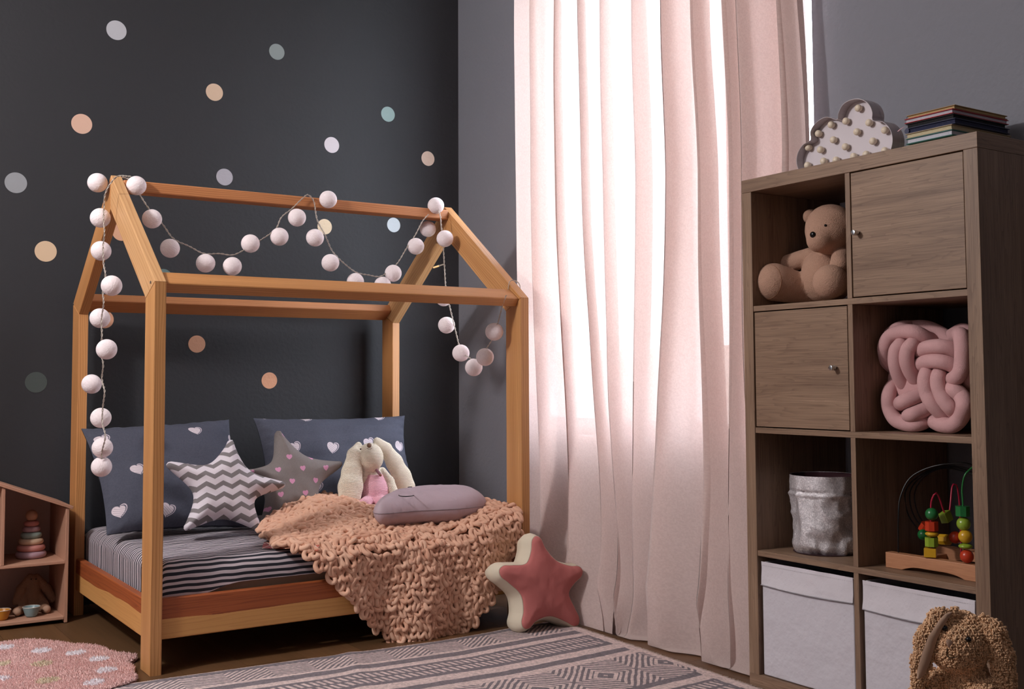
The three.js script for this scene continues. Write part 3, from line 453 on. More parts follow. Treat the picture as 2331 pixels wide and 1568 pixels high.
{ // lilac moon-drop cushion lying on the blanket
  const y0 = 0.418, c = thing('drop_cushion', 'pale lilac drop-shaped cushion with stitched sleeping eyes lying on the peach blanket', 'cushion', [-0.335, y0, -1.285]);
  const L = hitZ(860, 1184, -1.17), R = hitZ(1097, 1152, -1.29);
  const pts = [[L.x + 0.335, -(L.z + 1.285)], [-0.12, -0.125], [0.05, -0.155], [0.17, -0.115], [R.x + 0.335, -(R.z + 1.285)], [0.2, 0.11], [0.06, 0.175], [-0.08, 0.15], [-0.19, 0.05]];
  const o = outlineOf(pts, 130), [f, b] = cushionFaces(o, 0.068, 0.12, 22, 0.0022), m = phys({ color: 0xb5a2ab, roughness: 0.6, sheen: 0.3, sheenRoughness: 0.4, bumpMap: rep(soft, 8, 8), bumpScale: 0.0025 });
  for (const [nm, g] of [['upper_side', f], ['lower_side', b]]) { g.rotateX(-Math.PI / 2); part(c, nm, g, m); }
  part(c, 'seam', tube(o.map(p => V3(p[0], 0, -p[1])), 0.0016, 130, 5, true), m);
  const thread = mat(0x1d1a20, 0.8), top = (x, z) => { const d = Math.min(1, distTo(o, x, -z) / 0.12); return 0.068 * Math.sqrt(Math.max(0, 1 - (1 - d) * (1 - d))) + 0.002; };
  const eye = px => { const q = px.map(([a, b2]) => { let h = hitY(a, b2, y0 + 0.055); for (let k = 0; k < 8; k++) h = hitY(a, b2, y0 + top(h.x + 0.335, h.z + 1.285)); return V3(h.x + 0.335, h.y - y0, h.z + 1.285); }); part(c, 'stitched_eye', tube(q, 0.0016, 30, 6), thread, 'black stitched closed eye'); };
  eye([[907, 1125], [909, 1128], [915, 1129.5], [925, 1130], [935, 1129], [942, 1127.5]]);
  eye([[928, 1109], [933, 1108.5], [938, 1108.5]]);
}

// ---------------------------------------------------------------- loop-pile blanket
{
  const F = MZ1 + 0.028, HZ = -1.052, TOP = MT + 0.012, RR = 0.05;
  const lift = (x, z) => 0.008 + 0.078 * sstep(-1.12, -1.58, z) * sstep(-0.98, -0.66, x) * (1 - 0.8 * sstep(-0.58, -0.36, x)) + 0.062 * sstep(-0.36, -0.12, x) * (1 - 0.5 * sstep(-1.3, -1.6, z)) + 0.006 * N3(x * 14, z * 14, 2);
  // (s, t): s along the bed, t across the cloth, 0 at the mattress edge, positive hanging down in front
  const map = (s, t) => {
    const zEdge = HZ - RR;
    const wave = 0.016 * Math.sin(s * 24 + 1.2) * sstep(0.02, 0.2, t) + 0.012 * Math.sin(s * 11) * sstep(0, 0.15, t);
    if (t < -RR * 0.8) return V3(s, TOP + lift(s, zEdge + t), zEdge + t);
    const q = (t + RR * 0.8) / RR, y0 = TOP + lift(s, zEdge);
    if (q < Math.PI / 2) return V3(s, y0 - RR * (1 - Math.cos(q)), zEdge - RR * 0.8 + RR * (0.8 * q / (Math.PI / 2)) + RR * Math.sin(q));
    return V3(s, y0 - RR - (t + RR * 0.8 - RR * Math.PI / 2) , HZ + wave);
  };
  const poly = [[-0.905, -0.40], [-0.96, -0.22], [-0.985, -0.03], [-0.9, 0.035], [-0.82, 0.115], [-0.71, 0.24], [-0.61, 0.335], [-0.545, 0.35], [-0.43, 0.345], [-0.3, 0.33], [-0.17, 0.24], [-0.088, 0.13], [-0.072, -0.05], [-0.08, -0.7], [-0.5, -0.7], [-0.66, -0.58], [-0.8, -0.5]];
  const inside = (x, z) => { let c = false; for (let i = 0, j = poly.length - 1; i < poly.length; j = i++) { const a = poly[i], b = poly[j]; if ((a[1] > z) !== (b[1] > z) && x < (b[0] - a[0]) * (z - a[1]) / (b[1] - a[1]) + a[0]) c = !c; } return c; };
  const blanket = thing('loop_blanket', 'peach chunky loop-knit blanket draped over the mattress edge', 'blanket');
  const pos = [], idx = [], key = {}, G = 0.012;
  const vert = (i, j) => key[i + ',' + j] ??= (() => { const p = map(-1.02 + i * G, -0.72 + j * G); pos.push(p.x, p.y, p.z); return pos.length / 3 - 1; })();
  for (let i = 0; i < 82; i++) for (let j = 0; j < 92; j++) if (inside(-1.02 + (i + 0.5) * G, -0.72 + (j + 0.5) * G)) { const a = vert(i, j), b = vert(i + 1, j), c = vert(i, j + 1), d = vert(i + 1, j + 1); idx.push(a, c, d, a, d, b); }
  const yarn = mat(0xcc9c82, 1, { bumpMap: rep(fuzz, 1, 1), bumpScale: 0.0012, side: THREE.DoubleSide });
  part(blanket, 'knit_ground', indexed(pos, idx, pos.flatMap((v, i) => i % 3 === 0 ? [v * 3] : i % 3 === 1 ? [] : [v * 3])), yarn);
  // patterned lining that peeps out where the edge turns up
  const pat = texture(256, 256, (u, v) => { const a = Math.abs(Math.sin((u * 3 + v * 2) * Math.PI)), b = Math.abs(Math.sin((u * 3 - v * 4) * Math.PI)); if (a < 0.16 || b < 0.16) return [222, 206, 196]; return Math.sin(Math.floor(u * 3 + v * 2) * 12.9) > 0 ? [176, 92, 74] : Math.sin(Math.floor(u * 3 - v * 4) * 7.7) > 0 ? [196, 132, 92] : [150, 84, 88]; }, 1, 1);
  part(blanket, 'lining', sheet(24, 6, (u, v) => { const s = lerp(-1.0, -0.87, u), e = lerp(-0.12, 0.02, u), p = map(s, e); return V3(s - 0.012 + 0.03 * v, MT + 0.006 + 0.014 * Math.sin(v * Math.PI * 0.7), p.z + 0.018 - 0.05 * v); }, (u, v) => [u * 1.6, v * 0.6]), mat(0xffffff, 0.9, { map: pat, side: THREE.DoubleSide }), 'patterned cotton lining');
  // yarn loops
  const r = rngOf(99), variants = [0, 1, 2, 3, 4].map(k => { const L = 0.0142 + 0.0024 * (k % 3), W = 0.0082 + 0.001 * (k % 2), pts = [];
    for (let i = 0; i < 9; i++) { const a = i / 9 * 6.2832; pts.push(V3(Math.sin(a) * W * (1 + 0.15 * Math.sin(k + i)), -Math.cos(a) * L * 0.95, 0.0095 + 0.005 * Math.cos(a) * ((k % 2) ? 1 : 0.2) + 0.002 * Math.sin(2 * a + k))); }
    const g = tube(pts, 0.0072, 20, 8, true); g.deleteAttribute('uv'); return g; });
  const loops = [], M = new THREE.Matrix4(); let row = 0;
  for (let t = -0.69; t < 0.37; t += 0.0238, row++) for (let s = -1.0 + (row % 2) * 0.0105; s < -0.07; s += 0.0222) {
    const ss = s + (r() - 0.5) * 0.009, tt = t + (r() - 0.5) * 0.009; if (!inside(ss, tt)) continue;
    const p = map(ss, tt), du = map(ss + 0.004, tt).sub(p).normalize(), dv = map(ss, tt + 0.004).sub(p).normalize(), n = dv.clone().cross(du).normalize(); if (n.z < 0 && n.y < 0) n.negate();
    const X = du.clone(), Y = n.clone().cross(X).normalize();
    const q = new THREE.Quaternion().setFromRotationMatrix(M.makeBasis(X, Y, n)).multiply(new THREE.Quaternion().setFromEuler(new THREE.Euler((r() - 0.5) * 0.7, (r() - 0.5) * 0.7, (r() - 0.5) * (tt < -0.02 ? 5 : 1.3))));
    loops.push({ p: p.addScaledVector(n, 0.001), q, k: Math.floor(r() * 5), s: 0.92 + 0.3 * r(), d: p.distanceTo(camera.position) - (tt > -0.05 ? 0.4 : 0) });
  }
  loops.sort((a, b) => a.d - b.d);
  const tones = [0xdcae94, 0xd5a48a, 0xe2b69c].map(c => mat(c, 1));
  const rest = [];
  loops.forEach((l, i) => { if (i < 300) { const o = part(blanket, 'loop', variants[l.k], tones[i % 3]); o.position.copy(l.p); o.quaternion.copy(l.q); o.scale.setScalar(l.s); } else rest.push(variants[l.k].clone().applyMatrix4(new THREE.Matrix4().compose(l.p, l.q, V3(l.s, l.s, l.s)))); });
  const o = part(blanket, 'loop_pile', mergeGeometries(rest), tones[0]); o.userData.kind = 'stuff';
}

// ---------------------------------------------------------------- ball string lights
{
  const garland = thing('string_lights', 'string of white cotton ball lights wound along the ridge and gables of the house bed', 'string lights');
  const PX = p => hitX(p[0], p[1], -1.446), PZ = p => hitZ(p[0], p[1], -1.6), PR = p => hitX(p[0], p[1], -0.122);
  const wireM = phys({ color: 0xbfb4aa, roughness: 0.35, metalness: 0.35 });
  const fib = fbm(24, 48, 501, 3), cotton = mat(0xffffff, 0.85, { map: texture(256, 256, (u, v) => { const k = fib(u, v); return mixc([234, 220, 223], [248, 238, 240], k); }), bumpMap: texture(256, 256, (u, v) => fib(u * 2, v), 1, 1, true), bumpScale: 0.0012 });
  const ballG = (() => { const g = new THREE.SphereGeometry(0.0338, 32, 22), p = g.attributes.position; for (let i = 0; i < p.count; i++) { const x = p.getX(i), y = p.getY(i), z = p.getZ(i), k = 1 + 0.02 * N3(x * 30 + 9, y * 30, z * 30); p.setXYZ(i, x * k, y * k, z * k); } g.computeVertexNormals(); return g; })();
  function wire(pts, name = 'wire') { const c = new THREE.CatmullRomCurve3(pts, false, 'centripetal'), n = Math.ceil(c.getLength() / 0.006), P = c.getSpacedPoints(n); for (const ph of [0, Math.PI]) part(garland, name, new THREE.TubeGeometry(new THREE.CatmullRomCurve3(P.map((q, i) => q.clone().add(V3(Math.cos(i * 1.1 + ph) * 0.002, Math.sin(i * 1.1 + ph) * 0.0014, Math.sin(i * 1.1 + ph) * 0.002)))), n, 0.0014, 5), wireM); }
  const balls = (list, f) => list.forEach(q => { const p = f(q), o = part(garland, 'cotton_ball', ballG, cotton); o.position.copy(p); o.rotation.set(q[0], q[1], q[0] * 0.7); if (q[2]) o.scale.setScalar(q[2]);
    });
  balls([[222, 416], [228.5, 496], [230, 571], [254, 650], [227.5, 724], [243, 795], [208.5, 874], [229.5, 951], [233, 1019], [231, 1062]], PX);
  balls([[310.5, 422.5], [346, 498], [387, 565], [468, 599], [529, 606], [570, 554.5], [636, 538.5], [676, 495], [747, 454], [717, 541], [752, 598], [809, 641], [871, 649], [895, 622], [946.5, 560.5]], PZ);
  balls([[992, 468], [974, 521], [1013, 543], [1010, 678], [1016.5, 740], [1049, 803.5], [1078.5, 836], [1104, 812.5], [1125, 755]], PR);
  wire([[262, 401], [250, 405], [240, 440], [237, 470], [236, 500], [238, 530], [235, 560], [236, 600], [240, 625], [234, 660], [236, 690], [231, 728], [232, 765], [230, 800], [235, 830], [232, 862], [238, 890], [234, 930], [233, 962], [240, 992], [232, 1030], [231, 1045]].map(q => { const p = PX(q); if (q[1] < 408) { p.x += q[0] > 255 ? 0.05 : 0.02; p.y += 0.004; } else p.addScaledVector(camera.position.clone().sub(p).normalize(), 0.034); return p; }));
  wire([[277, 403], [283, 404], [297, 410], [320, 446], [340, 476], [370, 510], [395, 543], [430, 560], [465, 577], [500, 577], [530, 580], [560, 566], [590, 548], [628, 520], [640, 495], [665, 474], [690, 450], [700, 443], [713, 455], [722, 500], [740, 535], [757, 572], [790, 605], [812, 620], [840, 626], [865, 629], [890, 612], [905, 598], [925, 565], [945, 535], [962, 503], [975, 488]].map(q => { const p = PZ(q); if (q[1] < 460) p.z += 0.0; return p; }));
  wire([[985, 474], [994, 472], [1002, 490], [1004, 510], [1009, 560], [1012, 610], [1015, 655], [1022, 690], [1034, 740], [1045, 785], [1050, 801], [1065, 812], [1078, 818], [1091, 810], [1109, 790], [1121, 770], [1133, 735], [1143, 698], [1152, 672]].map(PR));
  // the turn round the corner of the frame, and the lamp that has lost its ball
  part(garland, 'wire', tube([V3(-0.066, 1.2, -1.16), V3(-0.064, 1.252, -1.15), V3(-0.04, 1.256, -1.145), V3(-0.02, 1.24, -1.145), V3(-0.018, 1.19, -1.15)], 0.0018, 24, 6), wireM);
  const a = PR([1009, 602]), b = PR([987, 609]), d = b.clone().sub(a), bare = part(garland, 'bare_bulb', new THREE.CapsuleGeometry(0.0035, d.length() * 0.55, 4, 10), mat(0xe8d8b0, 0.3, { emissive: 0xffc070, emissiveIntensity: 0.6 }), 'bare warm light bulb'); bare.position.copy(a).addScaledVector(d, 0.7); bare.quaternion.setFromUnitVectors(V3(0, 1, 0), d.clone().normalize());
  const sock = part(garland, 'bulb_socket', new THREE.CylinderGeometry(0.003, 0.003, d.length() * 0.5, 10), mat(0xb9b0a4, 0.4)); sock.position.copy(a).addScaledVector(d, 0.22); sock.quaternion.copy(bare.quaternion);
}

// ---------------------------------------------------------------- soft toys: shared means
const fwd = V3(0, 0, -1).transformDirection(camera.matrixWorld);
const depthOf = p => p.clone().sub(camera.position).dot(fwd);
const blobX = (px, py, x, r) => { const c = hitX(px, py, x); return [c.x, c.y, c.z, r * depthOf(c) / FOC]; };
const blobZ = (px, py, z, r) => { const c = hitZ(px, py, z); return [c.x, c.y, c.z, r * depthOf(c) / FOC]; };
const capsule = (a, b) => cap(a[0], a[1], a[2], a[3], b[0], b[1], b[2], b[3]);
const sphereOf = a => (x, y, z) => Math.hypot(x - a[0], y - a[1], z - a[2]) - a[3];
function blend(list, k) { return (x, y, z) => { let d = list[0](x, y, z); for (let i = 1; i < list.length; i++) d = smin(d, list[i](x, y, z), k); return d; }; }
function plush(f, pts, cell, bump = 0, freq = 60, pad = 0.01) { // bounds from the blobs
  const lo = [1e9, 1e9, 1e9], hi = [-1e9, -1e9, -1e9]; for (const p of pts) for (let k = 0; k < 3; k++) { lo[k] = Math.min(lo[k], p[k] - p[3] - pad); hi[k] = Math.max(hi[k], p[k] + p[3] + pad); }
  const g = bump ? (x, y, z) => f(x, y, z) + bump * N3(x * freq, y * freq, z * freq) + bump * 0.5 * N3(x * freq * 2.1, y * freq * 2.1, z * freq * 2.1) : f;
  return boxUV(field(g, lo, hi, cell), 0);
}
const furM = (c, b = 0.002, r = 5) => phys({ color: c, roughness: 1, sheen: 0.35, sheenColor: new THREE.Color(c), sheenRoughness: 0.6, bumpMap: rep(fuzz, r, r), bumpScale: b });
const black = mat(0x0c0b0d, 0.12);
function bead(parent, name, c, r, m, sq = 1) { const o = part(parent, name, new THREE.SphereGeometry(r, 20, 14), m); o.position.set(...c); o.scale.x = sq; return o; }

// ---------------------------------------------------------------- on top of the shelf
{ // cloud-shaped tray lamp with bulbs
  const lamp = thing('cloud_lamp', 'white metal cloud-shaped marquee lamp with small round bulbs on top of the cube shelf', 'lamp'), xf = 0.115, xp = 0.146, xbk = 0.165;
  const px = [[1813, 372], [1815, 350], [1827, 330], [1845, 318], [1844, 300], [1856, 280], [1880, 266], [1906, 271], [1908, 258], [1918, 238], [1936, 227], [1958, 225], [1977, 236], [1986, 256], [1986, 273], [2008, 276], [2025, 292], [2032, 316], [2028, 340]];
  let P = px.map(q => { const h = hitX(q[0], q[1], xf); return [h.z, h.y]; }); P.push([P[18][0] - 0.012, SH + 0.012], [P[18][0] - 0.04, SH + 0.002], [P[0][0] + 0.05, SH + 0.002], [P[0][0] + 0.015, SH + 0.014]);
  P = new THREE.CatmullRomCurve3(P.map(q => V3(q[0], Math.max(q[1], SH + 0.001), 0)), true, 'centripetal').getSpacedPoints(130).slice(0, 130).map(q => [q.x, Math.max(q.y, SH + 0.001)]);
  const sh = new THREE.Shape(P.map(q => new THREE.Vector2(q[0], q[1]))), white = phys({ color: 0xd6cdd2, roughness: 0.22, clearcoat: 0.5, clearcoatRoughness: 0.15 });
  const toW = g => { g.rotateY(-Math.PI / 2); return g; }; // shape (z, y) extruded along -x
  const plate = part(lamp, 'back_plate', toW(new THREE.ExtrudeGeometry(sh, { depth: 0.004, bevelEnabled: false })), white); plate.position.x = xp + 0.004;
  const n = P.length, pos = [], idx = [], t = 0.0016; // rim: a thin wall round the outline
  const cx = P.reduce((s, q) => s + q[0], 0) / n, cy = P.reduce((s, q) => s + q[1], 0) / n;
  const rings = [[xf, 0], [xbk, 0], [xbk, 1], [xf, 1]];
  for (const [x, inn] of rings) for (const [z, y] of P) { const l = Math.hypot(z - cx, y - cy), k = inn ? 1 - t / l : 1; pos.push(x, cy + (y - cy) * k, cx + (z - cx) * k); }
  for (let k = 0; k < 4; k++) for (let i = 0; i < n; i++) { const a = k * n + i, b = k * n + (i + 1) % n, c = ((k + 1) % 4) * n + i, d = ((k + 1) % 4) * n + (i + 1) % n; idx.push(a, b, d, a, d, c); }
  const rimM = phys({ color: 0xb9afb3, roughness: 0.4, side: THREE.DoubleSide }), rg = indexed(pos, idx).toNonIndexed(); rg.computeVertexNormals(); part(lamp, 'rim', rg, rimM);
  const bulbM = mat(0xe2d2bc, 0.35);
  for (const [a, b] of [[253, 572], [350, 440], [473, 355], [615, 320], [735, 195], [838, 335], [990, 407], [722, 423], [495, 500], [370, 595], [610, 567], [875, 513], [400, 705], [245, 745], [520, 695], [690, 660], [810, 640], [990, 605]]) { const h = hitX(1780 + a / 4.23, 200 + b / 4.23, xp - 0.012); if (h.y < SH + 0.012) continue; const o = part(lamp, 'bulb', lathe([[0, 0.02], [0.006, 0.019], [0.0095, 0.015], [0.0102, 0.01], [0.009, 0.005], [0.0065, 0], [0.006, -0.006]], 18), bulbM); o.rotation.z = Math.PI / 2; o.position.set(xp - 0.001, h.y, h.z); }
}
{ // stack of notebooks
  const xf = 0.1, z0 = hitX(2060, 290, xf).z, z1 = hitX(2168, 290, xf).z, D = hitZ(2298, 275, z1).x - xf, W = z1 - z0;
  const top = hitX(2168, 234, xf).y, total = top - SH;
  const list = [ // height share, cover, page colour, size factors, shift x, z, label
    [0.115, 0xd9c87c, 0xd8d0a8, 1.0, 1.02, 0.004, 0.002, 'thin pale yellow notebook at the very bottom of the stack'],
    [0.135, 0x9cc0aa, 0xc9d6cc, 1.02, 1.0, 0.01, -0.004, 'mint green notebook just above the yellow one'],
    [0.14, 0x2f6d66, 0xcfcdd6, 1.05, 0.98, 0.004, 0.002, 'dark teal covered notebook in the lower half of the stack'],
    [0.13, 0xa9967c, 0xcdbf9c, 1.04, 0.99, 0.006, -0.001, 'beige notebook with cream pages under the navy one'],
    [0.135, 0x23274a, 0x2a2d48, 0.95, 1.03, -0.002, 0.004, 'navy blue notebook between the beige and black ones'],
    [0.125, 0x17171b, 0x1d1c20, 0.93, 1.02, 0.002, -0.004, 'black notebook with a pink ribbon under the red one'],
    [0.12, 0xa82a34, 0xc4bec8, 0.98, 1.03, 0.006, -0.006, 'red hardcover notebook near the top of the stack'],
    [0.1, 0x9f8258, 0xc0a272, 0.92, 1.03, 0.008, -0.006, 'kraft brown spiral notebook lying on top of the stack']];
  let y = SH + 0.0006;
  for (const [s, cov, pg, fd, fw, dx, dz, label] of list) { const h = total * s - 0.0006, b = thing('notebook', label, 'notebook', [xf + dx + D / 2, y, (z0 + z1) / 2 + dz], 'notebooks on the shelf'), cm = mat(cov, 0.55), d = D * fd, w = W * fw, ct = Math.min(0.0022, h * 0.22);
    slab(b, 'cover', -d / 2, d / 2, 0, ct, -w / 2, w / 2, cm, 0.001); slab(b, 'cover', -d / 2, d / 2, h - ct, h, -w / 2, w / 2, cm, 0.001); slab(b, 'pages', -d / 2 + 0.004, d / 2 - 0.004, ct, h - ct, -w / 2 + 0.003, w / 2 - 0.004, mat(pg, 0.9, { bumpMap: rep(fuzz, 2, 60), bumpScale: 0.0006 }), 0.0006);
    if (label.startsWith('black')) part(b, 'ribbon', sheet(10, 1, (u, v) => V3(-d / 2 - 0.001 - 0.012 * u, h * 0.55 - 0.012 * u * u, -w / 2 + 0.004 - 0.022 * u + 0.005 * v), null), mat(0xc89aa2, 0.7, { side: THREE.DoubleSide }), 'pink ribbon bookmark');
    if (label.startsWith('kraft')) for (let k = 0; k < 9; k++) { const o = part(b, 'spiral_ring', new THREE.TorusGeometry(h * 0.62, 0.0007, 6, 18), mat(0x26262a, 0.4)); o.rotation.y = 0; o.position.set(-d / 2 + 0.01 + k * (d - 0.02) / 8, h / 2, -w / 2); o.rotation.y = Math.PI / 2; }
    if (label.startsWith('navy')) { const o = part(b, 'spine_roll', new THREE.CylinderGeometry(h * 0.5, h * 0.5, d, 16), cm); o.rotation.z = Math.PI / 2; o.position.set(0, h / 2, -w / 2); }
    y += total * s; }
}

// ---------------------------------------------------------------- inside the shelf
{ // seated teddy bear
  const fl = cellY(0), bear = thing('teddy_bear', 'tan plush teddy bear sitting in the upper open cell of the cube shelf', 'soft toy');
  const head = blobX(1889, 523, 0.15, 54), snout = blobX(1866, 545, 0.1, 30), earL = blobX(1845, 493, 0.17, 17), body = blobX(1878, 612, 0.185, 47), belly = blobX(1873, 640, 0.18, 48);
  const sh1 = blobX(1848, 583, 0.17, 21), hand1 = blobX(1748, 615, 0.13, 21), hip1 = blobX(1835, 660, 0.17, 34), foot1 = blobX(1762, 642, 0.075, 43), foot2 = blobX(1890, 641, 0.035, 39), hip2 = blobX(1900, 650, 0.17, 36), sh2 = blobX(1915, 575, 0.17, 20), hand2 = blobX(1911, 603, 0.11, 22);
  for (const b of [foot1, foot2, hip1, hip2, belly]) b[1] = Math.max(b[1], fl + b[3] * 0.93 + 0.002); for (const b of [head, body, belly, sh2, hand2, hip2, foot2]) b[2] = Math.min(b[2], 0.372 - b[3]);
  const all = [head, snout, earL, body, belly, sh1, hand1, hip1, foot1, foot2, hip2, sh2, hand2], trunk = blend([sphereOf(body), sphereOf(belly)], 0.03);
  const clip = f => (x, y, z) => Math.max(f(x, y, z), fl + 0.001 - y, z - 0.375);
  const hd = blend([(x, y, z) => sphereOf(head)(x, y, z), capsule(head, snout)], 0.02);
  const groove = (x, y, z) => { const s = Math.abs((z - snout[2]) + (y - snout[1]) * 0.35 + 0.006); return 0.003 * Math.exp(-s * s / 1.2e-5); };
  const limbs = [[capsule(sh1, hand1)], [capsule(hip1, foot1)], [capsule(hip2, foot2)], [capsule(sh2, hand2)]].map(l => l[0]);
  const f = clip((x, y, z) => { let d = trunk(x, y, z); for (const l of limbs) d = smin(d, l(x, y, z), 0.004); d = smin(d, hd(x, y, z) + groove(x, y, z), 0.006); return smin(d, sphereOf(earL)(x, y, z), 0.006); });
  const fm = furM(0xb48e79, 0.0016, 9); part(bear, 'body', plush(f, all, 0.0045, 0.0005, 160), fm);
  const skin = (px, py) => { const d = rayOf(px, py); let t = 2.4; for (let k = 0; k < 300; k++) { const c = camera.position.clone().addScaledVector(d, t), v = f(c.x, c.y, c.z); if (v < 0.0008) break; t += Math.max(0.0008, v * 0.7); } return camera.position.clone().addScaledVector(d, t); };
  const e1 = skin(1850, 534), e2 = skin(1879, 513); bead(bear, 'nose', [e1.x, e1.y, e1.z], 0.0088, black, 0.7); bead(bear, 'eye', [e2.x, e2.y, e2.z], 0.0038, black);
  const sole = foot1; part(bear, 'sole_seam', (() => { const pts = []; for (let i = 0; i < 24; i++) { const a = i / 24 * 6.2832; pts.push(V3(sole[0] - sole[3] * 0.42, sole[1] + Math.cos(a) * sole[3] * 0.9, sole[2] + Math.sin(a) * sole[3] * 0.9)); } return tube(pts, 0.0011, 60, 5, true); })(), mat(0x94694f, 1));
}
{ // knotted cushion
  const knot = thing('knot_cushion', 'dusty pink knotted tube cushion in the open cell below the shelf door', 'cushion'), fl = cellY(1), R = 0.0193;
  const vel = phys({ color: 0xcda0a0, roughness: 0.9, sheen: 0.45, sheenColor: new THREE.Color(0xd8b0ae), sheenRoughness: 0.5, bumpMap: rep(fuzz, 6, 1), bumpScale: 0.0006 });
  const X = { o: 0.085, m: 0.098, u: 0.122, b: 0.16 };
  const S = (pts, r = R) => { const q = pts.map(([a, b, l]) => { const h = hitX(1990 + a / 5.41, 710 + b / 5.41, X[l || 'm']); h.y = Math.max(h.y, fl + r + 0.0015); h.z = Math.min(h.z, 0.732 - r - 0.001); return h; }); part(knot, 'tube', tube(q, r, 60, 18), vel); };
  S([[300, 720, 'b'], [170, 600, 'u'], [130, 440, 'm'], [200, 300, 'm'], [350, 245, 'm'], [500, 250, 'm'], [640, 320, 'u'], [780, 400, 'b']]);
  S([[260, 700, 'b'], [130, 560, 'u'], [150, 350, 'b'], [300, 215, 'u'], [470, 195, 'b'], [650, 200, 'b'], [850, 290, 'b'], [960, 400, 'b']], R * 1.05);
  S([[380, 330, 'b'], [330, 400, 'm'], [270, 480, 'o'], [262, 620, 'o'], [300, 770, 'm'], [380, 900, 'u'], [470, 980, 'b']]);
  S([[560, 340, 'b'], [480, 390, 'm'], [415, 470, 'o'], [400, 590, 'o'], [440, 720, 'm'], [520, 840, 'u'], [620, 930, 'b']]);
  S([[470, 560, 'b'], [540, 500, 'u'], [660, 440, 'm'], [800, 425, 'o'], [930, 450, 'm'], [1050, 520, 'u'], [1120, 580, 'b']]);
  S([[470, 690, 'b'], [540, 660, 'u'], [660, 610, 'm'], [800, 605, 'o'], [930, 640, 'm'], [1040, 700, 'u'], [1100, 740, 'b']]);
  S([[1000, 330, 'b'], [1060, 280, 'm'], [1085, 420, 'o'], [1085, 600, 'o'], [1060, 740, 'o'], [990, 820, 'm'], [900, 850, 'b']], R * 1.02);
  S([[950, 300, 'b'], [1100, 230, 'b'], [1200, 340, 'u'], [1200, 600, 'u'], [1180, 820, 'u'], [1120, 900, 'b']]);
  S([[690, 690, 'b'], [645, 760, 'm'], [625, 860, 'o'], [650, 1000, 'o'], [710, 1120, 'o'], [800, 1220, 'm'], [900, 1300, 'u'], [980, 1350, 'b']]);
  S([[860, 690, 'b'], [800, 770, 'm'], [785, 870, 'o'], [820, 1000, 'o'], [880, 1110, 'o'], [960, 1200, 'm'], [1020, 1280, 'b']]);
  S([[720, 1000, 'b'], [600, 1020, 'u'], [480, 1060, 'm'], [370, 1100, 'o'], [330, 1120, 'm'], [320, 1150, 'b']]);
  S([[760, 1150, 'b'], [680, 1180, 'u'], [560, 1230, 'm'], [470, 1265, 'o'], [430, 1280, 'm'], [420, 1300, 'b']]);
  S([[330, 860, 'b'], [230, 920, 'u'], [180, 1030, 'm'], [185, 1180, 'm'], [260, 1320, 'm'], [390, 1400, 'm'], [520, 1400, 'm'], [630, 1340, 'u'], [700, 1260, 'b']]);
  S([[880, 900, 'b'], [970, 950, 'm'], [1070, 1030, 'm'], [1110, 1150, 'o'], [1070, 1290, 'm'], [970, 1390, 'm'], [850, 1420, 'm'], [750, 1350, 'u'], [680, 1280, 'b']], R * 1.05);
  const c = hitX(2112, 862, 0.2); c.y = fl + 0.125; part(knot, 'core', new THREE.SphereGeometry(0.112, 28, 20), vel).position.set(0.215, c.y, Math.min(c.z, 0.61));
}
{ // crumpled silver basket
  const fl = cellY(2), c = hitY(1897, 1262, fl + 0.001), R = 0.096, b = thing('fabric_basket', 'crumpled shiny silver fabric basket in the open cell above the white storage boxes', 'basket', [0.135, fl, 0]);
  b.position.z = hitX(1822, 1150, 0.135).z + R * 0.93; const H = hitX(1825, 1078, 0.1).y - fl;
  const sil = fbm(64, 64, 601, 3), spark = texture(512, 512, (u, v) => { const k = sil(u, v); return mixc([190, 184, 188], [245, 240, 242], k * k * 1.6); }, 1 / 0.16, 1 / 0.16), sb = rngOf(61), glit = texture(256, 256, () => sb(), 1 / 0.12, 1 / 0.12, true);
  const P = (a, y) => { const k = y / H, ang = Math.floor(0), fold = 0.013 * Math.abs(N3(Math.cos(a) * 2.2 + 8, k * 3.6 + Math.sin(a) * 0.6, Math.sin(a) * 2.2)) + 0.007 * Math.abs(N3(Math.cos(a) * 4 + k * 3, k * 5, Math.sin(a) * 4)) + 0.005 * Math.sin(a * 3 + k * 7) * (1 - k) - 0.004 * sstep(0.72, 0.75, k) * (1 - sstep(0.75, 0.8, k)); const r = R * (0.97 + 0.05 * k) - 0.012 * Math.pow(1 - Math.min(1, k * 8), 2) - fold * (k > 0.8 ? 0.4 : 1); return V3(Math.cos(a) * r, y - 0.0, Math.sin(a) * r); };
  const wall = sheet(96, 60, (u, v) => P(u * 6.28319, Math.max(0.0008, v * H)), (u, v) => [u * 0.6, v * H]);
  part(b, 'outer_wall', wall, mat(0xffffff, 0.38, { map: spark, metalness: 0.55, bumpMap: glit, bumpScale: 0.0009, side: THREE.DoubleSide }), 'glittering silver cloth');
  part(b, 'lining', sheet(64, 12, (u, v) => { const p = P(u * 6.28319, H * (0.3 + 0.7 * v)); return V3(p.x * 0.95, p.y - 0.0005, p.z * 0.95); }), mat(0x3a1820, 0.9, { side: THREE.DoubleSide }), 'dark red lining');
  part(b, 'bottom', new THREE.CircleGeometry(R * 0.93, 40).rotateX(-Math.PI / 2).translate(0, 0.002, 0), mat(0x3a1820, 0.9, { side: THREE.DoubleSide }));
}
